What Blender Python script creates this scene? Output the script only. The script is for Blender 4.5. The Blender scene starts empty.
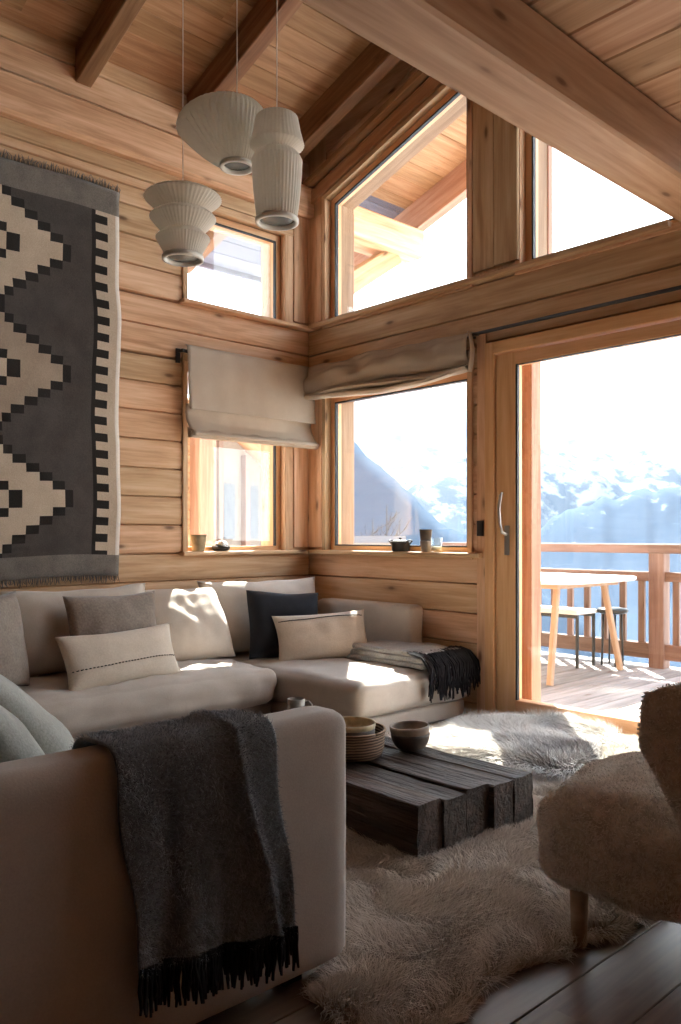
import bpy, math, random
import numpy as np
from mathutils import Vector, Matrix, noise, Euler
random.seed(7)
rng = np.random.default_rng(7)
SC = bpy.context.scene
COL = SC.collection
V = Vector
SLOPE = 0.315

# ------------------------------------------------------------------ tagging
def tag(o, label=None, cat=None, group=None, kind=None):
    if label: o['label'] = label
    if cat: o['category'] = cat
    if group: o['group'] = group
    if kind: o['kind'] = kind
    return o

def empty(name, loc=(0, 0, 0), rz=0.0, label=None, cat=None, group=None, kind=None):
    o = bpy.data.objects.new(name, None)
    COL.objects.link(o)
    o.location = loc
    o.rotation_euler = (0, 0, rz)
    o.empty_display_size = 0.1
    return tag(o, label, cat, group, kind)

def copy_tree(o, parent=None):
    c = o.copy()
    COL.objects.link(c)
    c.parent = parent
    for ch in [x for x in bpy.data.objects if x.parent == o]:
        copy_tree(ch, c)
    return c

# ------------------------------------------------------------------ mesh builder
class MB:
    def __init__(s):
        s.v = []; s.f = []; s.m = []; s.g = []; s.r = []; s.sm = []
    def add(s, verts, faces, g=None, rnd=0.5, mat=0, smooth=False):
        b = len(s.v)
        s.v += [tuple(p) for p in verts]
        s.g += [tuple(p) for p in (g if g is not None else verts)]
        s.r += [rnd] * len(verts)
        for f in faces:
            s.f.append(tuple(i + b for i in f)); s.m.append(mat); s.sm.append(smooth)
        return s
    def prism(s, prof, p0, p1, up=(0, 0, 1), mat=0, smooth=False, rnd=None, taper=1.0):
        p0 = V(p0); p1 = V(p1); d = p1 - p0; L = d.length; d.normalize()
        up = V(up); side = d.cross(up); side.normalize(); upp = side.cross(d)
        off = (random.uniform(0, 30), random.uniform(0, 30), random.uniform(0, 30))
        n = len(prof); vs = []; g = []
        for k, (p, a) in enumerate(((p0, 0.0), (p1, L))):
            t = taper if k else 1.0
            for w, h in prof:
                vs.append(p + side * w * t + upp * h * t)
                g.append((a + off[0], w + off[1], h + off[2]))
        fs = [(i, (i + 1) % n, n + (i + 1) % n, n + i) for i in range(n)]
        fs.append(tuple(range(n - 1, -1, -1))); fs.append(tuple(range(n, 2 * n)))
        return s.add(vs, fs, g, random.random() if rnd is None else rnd, mat, smooth)
    def bar(s, p0, p1, w, h, c=0.004, up=(0, 0, 1), mat=0, rnd=None, taper=1.0):
        return s.prism(rprof(w, h, c), p0, p1, up, mat, False, rnd, taper)
    def box(s, a, b, c=0.004, axis=None, mat=0, rnd=None):
        """axis-aligned box between corners a, b; grain along its longest (or given) axis"""
        a = V((min(a[0], b[0]), min(a[1], b[1]), min(a[2], b[2]))); b2 = V((max(a[0], b[0]), max(a[1], b[1]), max(a[2], b[2])))
        d = b2 - a; m = (a + b2) / 2
        if axis is None: axis = max(range(3), key=lambda i: d[i])
        p0 = m.copy(); p1 = m.copy(); p0[axis] = a[axis]; p1[axis] = b2[axis]
        if axis == 2: return s.bar(p0, p1, d[0], d[1], c, (0, 1, 0), mat, rnd)
        if axis == 0: return s.bar(p0, p1, d[1], d[2], c, (0, 0, 1), mat, rnd)
        return s.bar(p0, p1, d[0], d[2], c, (0, 0, 1), mat, rnd)
    def grid(s, fn, nu, nv, cu=False, cv=False, mat=0, smooth=True, rnd=0.5, gfn=None):
        vs = []; g = []
        U = nu if cu else nu + 1; W = nv if cv else nv + 1
        for i in range(U):
            for j in range(W):
                p = fn(i / nu, j / nv); vs.append(p); g.append(gfn(i / nu, j / nv) if gfn else p)
        fs = []
        for i in range(nu):
            for j in range(nv):
                a = i * W + j; b = ((i + 1) % U) * W + j
                c = ((i + 1) % U) * W + (j + 1) % W; d = i * W + (j + 1) % W
                fs.append((a, b, c, d))
        return s.add(vs, fs, g, rnd, mat, smooth)
    def lathe(s, prof, n=32, center=(0, 0, 0), mat=0, cap0=True, cap1=True, smooth=True, mod=None):
        cx, cy, cz = center; vs = []; fs = []
        for k, (r, z) in enumerate(prof):
            for i in range(n):
                a = 2 * math.pi * i / n
                rr = r * (mod(i, k) if mod else 1.0)
                vs.append((cx + rr * math.cos(a), cy + rr * math.sin(a), cz + z))
        for k in range(len(prof) - 1):
            for i in range(n):
                fs.append((k * n + i, k * n + (i + 1) % n, (k + 1) * n + (i + 1) % n, (k + 1) * n + i))
        if cap0: fs.append(tuple(range(n - 1, -1, -1)))
        if cap1: fs.append(tuple(range((len(prof) - 1) * n, len(prof) * n)))
        return s.add(vs, fs, None, random.random(), mat, smooth)
    def tube(s, pts, r, n=8, mat=0, rnd=None):
        pts = [V(p) for p in pts]; vs = []; fs = []; g = []
        ref = V((0, 0, 1))
        for k, p in enumerate(pts):
            d = (pts[min(k + 1, len(pts) - 1)] - pts[max(k - 1, 0)]).normalized()
            u = ref if abs(d.dot(ref)) < 0.95 else V((1, 0, 0))
            a = d.cross(u).normalized(); b = a.cross(d)
            rr = r[k] if isinstance(r, (list, tuple)) else r
            for i in range(n):
                t = 2 * math.pi * i / n
                vs.append(p + a * math.cos(t) * rr + b * math.sin(t) * rr)
                g.append((k * 0.05, math.cos(t) * rr, math.sin(t) * rr))
        for k in range(len(pts) - 1):
            for i in range(n):
                fs.append((k * n + i, k * n + (i + 1) % n, (k + 1) * n + (i + 1) % n, (k + 1) * n + i))
        fs.append(tuple(range(n - 1, -1, -1))); fs.append(tuple(range((len(pts) - 1) * n, len(pts) * n)))
        return s.add(vs, fs, g, random.random() if rnd is None else rnd, mat, True)
    def build(s, name, mats, parent=None, loc=None):
        me = bpy.data.meshes.new(name)
        me.from_pydata(s.v, [], s.f)
        if not isinstance(mats, (list, tuple)): mats = [mats]
        for m in mats: me.materials.append(m)
        me.polygons.foreach_set('material_index', s.m)
        me.polygons.foreach_set('use_smooth', s.sm)
        a = me.attributes.new('gco', 'FLOAT_VECTOR', 'POINT')
        a.data.foreach_set('vector', np.array(s.g, dtype=np.float32).ravel())
        a = me.attributes.new('rnd', 'FLOAT', 'POINT')
        a.data.foreach_set('value', np.array(s.r, dtype=np.float32))
        me.update()
        import bmesh as _b
        bm = _b.new(); bm.from_mesh(me); _b.ops.recalc_face_normals(bm, faces=bm.faces[:]); bm.to_mesh(me); bm.free()
        o = bpy.data.objects.new(name, me)
        COL.objects.link(o)
        if parent: o.parent = parent
        if loc: o.location = loc
        return o

def rprof(w, h, c):
    w /= 2; h /= 2
    if c <= 0: return [(-w, -h), (w, -h), (w, h), (-w, h)]
    return [(-w + c, -h), (w - c, -h), (w, -h + c), (w, h - c), (w - c, h), (-w + c, h), (-w, h - c), (-w, -h + c)]

def nz(p, s=1.0, o=0.0):
    return noise.noise(V((p[0] * s + o, p[1] * s + o * 1.7, p[2] * s - o)))

def soft_box(mb, a, b, r, n=14, bulge=(0, 0, 0.02), wr=0.006, ws=6.0, mat=0, seed=0.0, top_only=False):
    """rounded, slightly crumpled upholstery block"""
    a = V(a); b = V(b); c = (a + b) / 2; h = (b - a) / 2
    def pt(q):
        # q on unit cube surface
        inner = V([max(h[i] - r, 0.001) for i in range(3)])
        p = V([q[i] * h[i] for i in range(3)])
        cl = V([max(-inner[i], min(inner[i], p[i])) for i in range(3)])
        d = p - cl
        if d.length > 1e-9: p = cl + d.normalized() * min(r, 10)
        for i in range(3):
            o1, o2 = [k for k in range(3) if k != i]
            p[i] += bulge[i] * q[i] * (1 - q[o1] ** 2) * (1 - q[o2] ** 2)
        w = nz(p + c, ws, seed) * wr + nz(p + c, ws * 2.6, seed + 5) * wr * 0.4
        nn = d.normalized() if d.length > 1e-9 else V((0, 0, 1))
        return c + p + nn * w
    faces = [(0, 1, 2, 1), (0, 1, 2, -1), (1, 2, 0, 1), (1, 2, 0, -1), (0, 2, 1, 1), (0, 2, 1, -1)]
    idx = {}; vs = []; fs = []
    def vid(q):
        k = tuple(round(x, 5) for x in q)
        if k not in idx:
            idx[k] = len(vs); vs.append(pt(q))
        return idx[k]
    # finer sampling close to the edges so the radius reads
    ts = [-1 + 2 * i / n for i in range(n + 1)]
    ts = [math.sin(t * math.pi / 2) * 0.45 + t * 0.55 for t in ts]
    for (u, v, w, sg) in faces:
        for i in range(n):
            for j in range(n):
                quad = []
                for (x, y) in ((i, j), (i + 1, j), (i + 1, j + 1), (i, j + 1)):
                    q = [0, 0, 0]; q[u] = ts[x]; q[v] = ts[y]; q[w] = sg
                    quad.append(vid(q))
                if len(set(quad)) == 4: fs.append(tuple(quad))
    mb.add(vs, fs, None, 0.5, mat, True)
    return mb

def cushion_mesh(w, h, t, seed=0.0, n=26, pinch=0.06, wr=0.008, slump=0.0):
    """pillow standing on its lower edge: x = width, y = thickness, z = height, origin at bottom centre"""
    mb = MB(); vs = []; idx = {}; fs = []
    def prof(u): return max(0.0, 1 - abs(u) ** 2.6) ** 0.55
    for side in (1, -1):
        for i in range(n + 1):
            for j in range(n + 1):
                u = -1 + 2 * i / n; v = -1 + 2 * j / n
                if side == -1 and (i in (0, n) or j in (0, n)):
                    idx[(side, i, j)] = idx[(1, i, j)]; continue
                x = w / 2 * u * (1 - pinch * (1 - v * v) * u * u)
                z = h / 2 * v * (1 - pinch * 1.2 * (1 - u * u) * v * v)
                y = side * t / 2 * prof(u) * prof(v)
                y *= 1 + slump * (-v) * 0.4
                k = prof(u) * prof(v)
                y += (nz((x, z, side), 5, seed) * wr * 1.5 + nz((x, z, side), 13, seed) * wr * 0.6) * (0.25 + k)
                x += nz((x, z, side * 3), 4, seed + 9) * wr * 1.0; z += nz((x, z, 5), 4, seed + 3) * wr * 1.2
                idx[(side, i, j)] = len(vs); vs.append((x, y, z + h / 2))
    for side in (1, -1):
        for i in range(n):
            for j in range(n):
                q = [idx[(side, i, j)], idx[(side, i + 1, j)], idx[(side, i + 1, j + 1)], idx[(side, i, j + 1)]]
                if side == -1: q.reverse()
                fs.append(tuple(q))
    mb.add(vs, fs, None, 0.5, 0, True)
    return mb

# ------------------------------------------------------------------ materials
def newmat(name):
    m = bpy.data.materials.new(name); m.use_nodes = True
    nt = m.node_tree; nt.nodes.clear()
    out = nt.nodes.new('ShaderNodeOutputMaterial'); b = nt.nodes.new('ShaderNodeBsdfPrincipled')
    nt.links.new(b.outputs[0], out.inputs[0])
    return m, nt, b, out

def N(nt, t, **kw):
    n = nt.nodes.new(t)
    for k, v in kw.items():
        if k in n.inputs: n.inputs[k].default_value = v
        else: setattr(n, k, v)
    return n

def ramp(nt, fac, stops, interp='LINEAR'):
    r = nt.nodes.new('ShaderNodeValToRGB'); e = r.color_ramp.elements
    r.color_ramp.interpolation = interp
    while len(e) < len(stops): e.new(0.5)
    for i, (p, c) in enumerate(stops):
        e[i].position = p; e[i].color = (c[0], c[1], c[2], 1) if len(c) == 3 else c
    nt.links.new(fac, r.inputs[0]); return r.outputs[0]

def mix(nt, a, b, f, mode='MIX'):
    n = nt.nodes.new('ShaderNodeMix'); n.data_type = 'RGBA'; n.blend_type = mode
    for sock, val in ((n.inputs[0], f), (n.inputs[6], a), (n.inputs[7], b)):
        if hasattr(val, 'links'): nt.links.new(val, sock)
        elif isinstance(val, (int, float)): sock.default_value = val
        else: sock.default_value = (*val, 1) if len(val) == 3 else val
    return n.outputs[2]

def math_(nt, op, a, b=None, clamp=False):
    n = nt.nodes.new('ShaderNodeMath'); n.operation = op; n.use_clamp = clamp
    for i, v in enumerate((a, b)):
        if v is None: continue
        if hasattr(v, 'links'): nt.links.new(v, n.inputs[i])
        else: n.inputs[i].default_value = v
    return n.outputs[0]

def attr(nt, name):
    n = nt.nodes.new('ShaderNodeAttribute'); n.attribute_name = name; return n

def mapping(nt, vec, scale, loc=(0, 0, 0)):
    n = nt.nodes.new('ShaderNodeMapping'); n.inputs['Scale'].default_value = scale; n.inputs['Location'].default_value = loc
    nt.links.new(vec, n.inputs[0]); return n.outputs[0]

def wood(name, dark, mid, light, rough=0.6, var=0.22, knots=True, grain=1.0, knotc=(0.10, 0.04, 0.015), bump=0.15, spec=0.3, cracks=False):
    m, nt, b, out = newmat(name)
    g = attr(nt, 'gco').outputs['Vector']; r = attr(nt, 'rnd').outputs['Fac']
    n1 = N(nt, 'ShaderNodeTexNoise', Scale=1.0, Detail=6.0, Roughness=0.6, Distortion=0.6)
    nt.links.new(mapping(nt, g, (1.3 * grain, 16 * grain, 16 * grain)), n1.inputs['Vector'])
    n2 = N(nt, 'ShaderNodeTexNoise', Scale=1.0, Detail=3.0, Roughness=0.5)
    nt.links.new(mapping(nt, g, (3.0 * grain, 70 * grain, 70 * grain)), n2.inputs['Vector'])
    f = math_(nt, 'ADD', math_(nt, 'MULTIPLY', n1.outputs['Fac'], 0.75), math_(nt, 'MULTIPLY', n2.outputs['Fac'], 0.25))
    c = ramp(nt, f, [(0.34, dark), (0.5, mid), (0.66, light)])
    if knots:
        vo = N(nt, 'ShaderNodeTexVoronoi', Scale=1.0, Randomness=1.0)
        nt.links.new(mapping(nt, g, (2.8, 8.0, 8.0)), vo.inputs['Vector'])
        k = ramp(nt, vo.outputs['Distance'], [(0.0, (1, 1, 1)), (0.07, (0.8, 0.8, 0.8)), (0.13, (0.2, 0.2, 0.2)), (0.22, (0, 0, 0))])
        c = mix(nt, c, knotc, math_(nt, 'MULTIPLY', k, 0.92))
    hs = nt.nodes.new('ShaderNodeHueSaturation')
    nt.links.new(c, hs.inputs['Color'])
    nt.links.new(math_(nt, 'ADD', math_(nt, 'MULTIPLY', r, var), 1 - var / 2), hs.inputs['Value'])
    nt.links.new(math_(nt, 'ADD', math_(nt, 'MULTIPLY', r, -0.016), 0.508), hs.inputs['Hue'])
    nt.links.new(hs.outputs[0], b.inputs['Base Color'])
    b.inputs['Roughness'].default_value = rough
    b.inputs['Specular IOR Level'].default_value = spec
    bp = N(nt, 'ShaderNodeBump', Strength=bump, Distance=0.01)
    h = f
    if cracks:
        n3 = N(nt, 'ShaderNodeTexNoise', Scale=1.0, Detail=5.0, Roughness=0.7, Distortion=0.3)
        nt.links.new(mapping(nt, g, (1.5, 40, 40)), n3.inputs['Vector'])
        h = ramp(nt, n3.outputs['Fac'], [(0.40, (0, 0, 0)), (0.52, (0.8, 0.8, 0.8)), (0.7, (1, 1, 1))])
    nt.links.new(h, bp.inputs['Height']); nt.links.new(bp.outputs[0], b.inputs['Normal'])
    return m

def fabric(name, col, col2, scale=220.0, rough=0.95, bump=0.25, blotch=8.0, sheen=0.3):
    m, nt, b, out = newmat(name)
    tc = nt.nodes.new('ShaderNodeTexCoord').outputs['Object']
    n1 = N(nt, 'ShaderNodeTexNoise', Scale=blotch, Detail=5.0, Roughness=0.6); nt.links.new(tc, n1.inputs['Vector'])
    n2 = N(nt, 'ShaderNodeTexNoise', Scale=scale, Detail=2.0, Roughness=0.7); nt.links.new(tc, n2.inputs['Vector'])
    f = math_(nt, 'ADD', math_(nt, 'MULTIPLY', n1.outputs['Fac'], 0.5), math_(nt, 'MULTIPLY', n2.outputs['Fac'], 0.5))
    c = ramp(nt, f, [(0.35, col2), (0.65, col)])
    nt.links.new(c, b.inputs['Base Color'])
    b.inputs['Roughness'].default_value = rough; b.inputs['Specular IOR Level'].default_value = 0.15
    b.inputs['Sheen Weight'].default_value = sheen; b.inputs['Sheen Roughness'].default_value = 0.5
    bp = N(nt, 'ShaderNodeBump', Strength=bump, Distance=0.004)
    nt.links.new(f, bp.inputs['Height']); nt.links.new(bp.outputs[0], b.inputs['Normal'])
    return m

def plain(name, col, rough=0.5, metal=0.0, spec=0.4, noise_amt=0.0, nscale=20.0):
    m, nt, b, out = newmat(name)
    b.inputs['Roughness'].default_value = rough; b.inputs['Metallic'].default_value = metal; b.inputs['Specular IOR Level'].default_value = spec
    tc = nt.nodes.new('ShaderNodeTexCoord').outputs['Object']
    n1 = N(nt, 'ShaderNodeTexNoise', Scale=nscale, Detail=4.0); nt.links.new(tc, n1.inputs['Vector'])
    a = tuple(max(0, x * (1 - noise_amt)) for x in col); c = tuple(min(1, x * (1 + noise_amt)) for x in col)
    nt.links.new(ramp(nt, n1.outputs['Fac'], [(0.35, a), (0.65, c)]), b.inputs['Base Color'])
    return m

def glass_mat(name, tint=(0.96, 0.985, 0.98)):
    m, nt, b, out = newmat(name); nt.nodes.remove(b)
    t = N(nt, 'ShaderNodeBsdfTransparent'); t.inputs[0].default_value = (*tint, 1)
    g = N(nt, 'ShaderNodeBsdfGlossy', Roughness=0.02); g.inputs[0].default_value = (1, 1, 1, 1)
    lw = nt.nodes.new('ShaderNodeLayerWeight'); lw.inputs['Blend'].default_value = 0.5
    mx = nt.nodes.new('ShaderNodeMixShader')
    fr = math_(nt, 'ADD', math_(nt, 'MULTIPLY', math_(nt, 'POWER', lw.outputs['Facing'], 5.0), 0.8), 0.035); nt.links.new(fr, mx.inputs[0]); nt.links.new(t.outputs[0], mx.inputs[1]); nt.links.new(g.outputs[0], mx.inputs[2])
    nt.links.new(mx.outputs[0], out.inputs[0])
    return m

def fur_mat(name, base, tip, spots=None, sheen=0.2):
    m, nt, b, out = newmat(name)
    t = attr(nt, 'rnd').outputs['Fac']; g = attr(nt, 'gco').outputs['Vector']
    c = ramp(nt, t, [(0.0, base), (1.0, tip)])
    if spots:
        n1 = N(nt, 'ShaderNodeTexNoise', Scale=4.5, Detail=3.0, Roughness=0.6); nt.links.new(g, n1.inputs['Vector'])
        c = mix(nt, c, spots, ramp(nt, n1.outputs['Fac'], [(0.54, (0, 0, 0)), (0.68, (0.85, 0.85, 0.85))]))
    nt.links.new(c, b.inputs['Base Color'])
    b.inputs['Roughness'].default_value = 0.8; b.inputs['Specular IOR Level'].default_value = 0.2
    b.inputs['Sheen Weight'].default_value = sheen
    return m

M = {}
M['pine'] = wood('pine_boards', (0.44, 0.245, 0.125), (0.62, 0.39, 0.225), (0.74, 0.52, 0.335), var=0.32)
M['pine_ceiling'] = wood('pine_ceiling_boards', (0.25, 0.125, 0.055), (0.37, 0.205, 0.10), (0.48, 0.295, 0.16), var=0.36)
M['soffit'] = wood('skylit_soffit', (0.11, 0.105, 0.13), (0.15, 0.14, 0.175), (0.19, 0.18, 0.215), knots=False)  # lilac cast of sky and snow light put into the board colour
M['reveal'] = wood('reveal_boards', (0.24, 0.13, 0.075), (0.32, 0.185, 0.11), (0.40, 0.25, 0.16), knots=False)
M['rafter'] = wood('rafter_timber', (0.15, 0.065, 0.03), (0.24, 0.115, 0.055), (0.34, 0.18, 0.095), rough=0.65)
M['beam'] = wood('beam_timber', (0.33, 0.19, 0.105), (0.44, 0.275, 0.165), (0.54, 0.365, 0.235), grain=0.8)
M['frame'] = wood('larch_frame', (0.64, 0.32, 0.15), (0.74, 0.42, 0.22), (0.82, 0.51, 0.30), knots=False, var=0.10, rough=0.45, bump=0.05)
M['frame_out'] = wood('weathered_frame', (0.30, 0.14, 0.09), (0.40, 0.21, 0.14), (0.50, 0.30, 0.22), knots=False, var=0.1, rough=0.6)
M['deck'] = wood('deck_boards', (0.17, 0.145, 0.13), (0.25, 0.215, 0.195), (0.35, 0.31, 0.285), rough=0.7, var=0.3)
M['rail'] = wood('railing_timber', (0.13, 0.070, 0.048), (0.185, 0.108, 0.077), (0.25, 0.16, 0.12), rough=0.65)
M['floor'] = wood('oak_floor', (0.115, 0.066, 0.040), (0.165, 0.098, 0.062), (0.21, 0.135, 0.088), rough=0.46, var=0.35, knots=True, spec=0.35, bump=0.08)
M['block'] = wood('old_block', (0.024, 0.012, 0.007), (0.052, 0.028, 0.018), (0.12, 0.074, 0.05), rough=0.55, var=0.35, bump=0.9, spec=0.35, cracks=True, knotc=(0.01, 0.006, 0.004))
M['leg'] = wood('oak_leg', (0.22, 0.14, 0.08), (0.31, 0.21, 0.13), (0.38, 0.27, 0.18), knots=False, rough=0.5)
M['teak'] = wood('table_leg_wood', (0.38, 0.235, 0.155), (0.47, 0.31, 0.21), (0.54, 0.38, 0.27), knots=False, rough=0.5)
M['linen'] = fabric('sofa_linen', (0.52, 0.455, 0.395), (0.43, 0.37, 0.315))
M['linen_pale'] = fabric('cushion_linen', (0.60, 0.53, 0.455), (0.50, 0.43, 0.36))
M['cream'] = fabric('cream_wool', (0.66, 0.57, 0.47), (0.54, 0.45, 0.36), scale=120, bump=0.5)
M['taupe'] = fabric('taupe_melange', (0.30, 0.245, 0.205), (0.17, 0.135, 0.11), scale=90, bump=0.6)
M['black'] = fabric('black_linen', (0.022, 0.024, 0.030), (0.012, 0.013, 0.018), bump=0.4, sheen=0.1)
M['greywool'] = fabric('grey_green_wool', (0.40, 0.405, 0.37), (0.25, 0.255, 0.23), scale=140, bump=0.5)
M['paleteal'] = fabric('pale_teal_wool', (0.52, 0.58, 0.56), (0.38, 0.43, 0.42), scale=140, bump=0.5)
M['throw'] = fabric('charcoal_throw', (0.17, 0.18, 0.19), (0.075, 0.08, 0.088), scale=110, blotch=25, bump=0.7)
M['fringe'] = fabric('black_fringe', (0.013, 0.012, 0.015), (0.006, 0.006, 0.008), sheen=0.05)
M['blanket'] = fabric('grey_blanket', (0.42, 0.40, 0.38), (0.16, 0.155, 0.15), scale=130, bump=0.6)
M['blind'] = fabric('blind_linen', (0.60, 0.52, 0.43), (0.52, 0.44, 0.355), scale=260, bump=0.15, sheen=0.0)
M['rug_cream'] = fabric('kilim_cream', (0.60, 0.49, 0.38), (0.44, 0.35, 0.26), scale=150, bump=0.8)
M['rug_tan'] = fabric('kilim_tan', (0.40, 0.31, 0.235), (0.29, 0.22, 0.165), scale=150, bump=0.8)
M['rug_char'] = fabric('kilim_charcoal', (0.085, 0.072, 0.066), (0.05, 0.042, 0.038), scale=150, bump=0.8)
M['rug_black'] = fabric('kilim_black', (0.022, 0.017, 0.015), (0.012, 0.010, 0.009), scale=150, bump=0.8)
M['rug_grey'] = fabric('kilim_grey', (0.22, 0.195, 0.17), (0.11, 0.098, 0.088), scale=150, bump=0.8)
M['rug_white'] = fabric('kilim_selvage', (0.72, 0.66, 0.6), (0.6, 0.54, 0.48), scale=150, bump=0.8)
M['glass'] = glass_mat('window_glass')
M['paper'] = plain('ribbed_paper', (0.80, 0.76, 0.69), 0.75, noise_amt=0.06, nscale=9)
def translucent(m, col, f):
    nt = m.node_tree; b = [n for n in nt.nodes if n.type == 'BSDF_PRINCIPLED'][0]; out = [n for n in nt.nodes if n.type == 'OUTPUT_MATERIAL'][0]
    t = nt.nodes.new('ShaderNodeBsdfTranslucent'); t.inputs[0].default_value = (*col, 1)
    mx = nt.nodes.new('ShaderNodeMixShader'); mx.inputs[0].default_value = f
    nt.links.new(b.outputs[0], mx.inputs[1]); nt.links.new(t.outputs[0], mx.inputs[2]); nt.links.new(mx.outputs[0], out.inputs[0])
translucent(M['paper'], (0.88, 0.83, 0.74), 0.42)
translucent(M['blind'], (0.70, 0.60, 0.48), 0.18)
M['lampring'] = plain('lamp_ring_white', (0.8, 0.78, 0.72), 0.4)
M['lampglass'] = plain('lamp_lens_grey', (0.10, 0.12, 0.12), 0.25, spec=0.6)
M['cable'] = plain('cable_white', (0.75, 0.70, 0.64), 0.6)
M['iron'] = plain('black_iron', (0.02, 0.02, 0.022), 0.45, spec=0.5)
M['gasket'] = plain('rubber_gasket', (0.02, 0.022, 0.026), 0.5)
M['steel'] = plain('brushed_steel', (0.45, 0.44, 0.42), 0.3, metal=1.0)
M['castiron'] = plain('cast_iron', (0.03, 0.028, 0.027), 0.55, noise_amt=0.3)
M['stone'] = plain('stoneware', (0.26, 0.20, 0.155), 0.6, noise_amt=0.35, nscale=14)
M['stone_dark'] = plain('dark_stoneware', (0.09, 0.065, 0.05), 0.6, noise_amt=0.35, nscale=18)
M['mug'] = plain('mug_glaze', (0.28, 0.25, 0.22), 0.4, noise_amt=0.25, nscale=30)
M['gilt'] = plain('gilded_clay', (0.42, 0.33, 0.20), 0.5, noise_amt=0.4, nscale=18)
M['white'] = plain('white_matt', (0.85, 0.84, 0.82), 0.7)
M['snow'] = plain('snow', (0.85, 0.88, 0.92), 0.8, noise_amt=0.03)
M['wax'] = plain('candle_wax', (0.85, 0.75, 0.55), 0.6)
M['outblack'] = plain('powder_coated_steel', (0.03, 0.035, 0.035), 0.4)
M['plaster'] = plain('facade_plaster', (0.22, 0.175, 0.14), 0.9, noise_amt=0.1)
M['shutter'] = plain('shutter_grey', (0.09, 0.09, 0.10), 0.8)
M['pipe'] = plain('zinc_pipe', (0.16, 0.15, 0.15), 0.5, metal=0.4)
M['fur'] = fur_mat('rug_fur', (0.46, 0.38, 0.31), (0.82, 0.73, 0.64))
M['furbase'] = plain('rug_hide', (0.36, 0.28, 0.21), 0.95, noise_amt=0.15)
M['hidefur'] = fur_mat('hide_fur', (0.50, 0.46, 0.41), (0.86, 0.83, 0.78), spots=(0.17, 0.16, 0.16))
M['chairfur'] = fur_mat('chair_sheepskin', (0.60, 0.535, 0.47), (0.90, 0.85, 0.79))
M['chairbase'] = plain('chair_hide', (0.60, 0.52, 0.44), 0.95, noise_amt=0.2, nscale=40)
M['needles'] = plain('conifer_needles', (0.05, 0.075, 0.055), 0.9, noise_amt=0.3)
M['bark'] = plain('bare_bark', (0.045, 0.042, 0.042), 0.9, noise_amt=0.3)

# wicker basket
def wicker():
    m, nt, b, out = newmat('woven_wicker')
    tc = nt.nodes.new('ShaderNodeTexCoord').outputs['Object']
    w = N(nt, 'ShaderNodeTexWave', Scale=28.0, Distortion=1.5, Detail=2.0); w.bands_direction = 'Z'; nt.links.new(tc, w.inputs['Vector'])
    nt.links.new(ramp(nt, w.outputs['Fac'], [(0.2, (0.07, 0.035, 0.018)), (0.8, (0.26, 0.16, 0.09))]), b.inputs['Base Color'])
    b.inputs['Roughness'].default_value = 0.7
    bp = N(nt, 'ShaderNodeBump', Strength=0.6, Distance=0.004); nt.links.new(w.outputs['Fac'], bp.inputs['Height']); nt.links.new(bp.outputs[0], b.inputs['Normal'])
    return m
M['wicker'] = wicker()

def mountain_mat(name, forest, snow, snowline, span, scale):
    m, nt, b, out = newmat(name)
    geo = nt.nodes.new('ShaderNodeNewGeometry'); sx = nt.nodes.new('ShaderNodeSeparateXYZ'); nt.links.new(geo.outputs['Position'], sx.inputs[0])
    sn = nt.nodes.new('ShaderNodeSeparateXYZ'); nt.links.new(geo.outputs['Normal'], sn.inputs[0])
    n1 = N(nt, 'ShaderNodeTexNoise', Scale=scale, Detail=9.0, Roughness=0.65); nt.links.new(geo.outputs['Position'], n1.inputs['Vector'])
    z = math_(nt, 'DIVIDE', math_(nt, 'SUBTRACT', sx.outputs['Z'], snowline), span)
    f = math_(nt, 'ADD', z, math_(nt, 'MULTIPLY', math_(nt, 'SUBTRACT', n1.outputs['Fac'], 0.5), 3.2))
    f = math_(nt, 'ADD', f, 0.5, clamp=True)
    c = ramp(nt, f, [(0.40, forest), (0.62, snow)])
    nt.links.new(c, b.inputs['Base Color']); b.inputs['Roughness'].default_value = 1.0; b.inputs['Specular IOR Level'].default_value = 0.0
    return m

# ------------------------------------------------------------------ log walls
WT = 0.25   # wall thickness
COURSES = [(-0.27 + 0.18 * k) for k in range(0, 60)]

def log_prof(h, t, side):
    """course profile: w from 0 (interior face) outwards, convex interior face with V joints"""
    z0 = -h / 2; z1 = h / 2; g = 0.022
    pr = [(g * 1.3, z0), (0.007, z0 + min(0.007, h * .2)), (0.002, z0 + min(0.035, h * .3)), (0, 0), (0.002, z1 - min(0.03, h * .3)), (0.006, z1 - min(0.006, h * .2)), (g, z1), (t - g, z1), (t, z1 - min(0.02, h * .2)), (t, z0 + min(0.02, h * .2)), (t - g, z0)]
    return pr

def wall_x0(mb, y0, y1, z0, z1):
    """log courses of the left wall (interior face x=0, body towards -x)"""
    for c in COURSES:
        a = max(c, z0); b = min(c + 0.18, z1)
        if b - a < 0.012: continue
        pr = log_prof(b - a, WT, 1)
        # travelling along -y, side = d x up = (0,-1,0)x(0,0,1) = (-1,0,0)
        mb.prism(pr, (0, y1, (a + b) / 2), (0, y0, (a + b) / 2))

def wall_y0(mb, x0, x1, z0, z1):
    """log courses of the window wall (interior face y=0, body towards +y)"""
    for c in COURSES:
        a = max(c, z0); b = min(c + 0.18, z1)
        if b - a < 0.012: continue
        pr = log_prof(b - a, WT, 1)
        # travelling along -x: side = (-1,0,0)x(0,0,1) = (0,1,0)
        mb.prism(pr, (x1, 0, (a + b) / 2), (x0, 0, (a + b) / 2))

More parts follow.
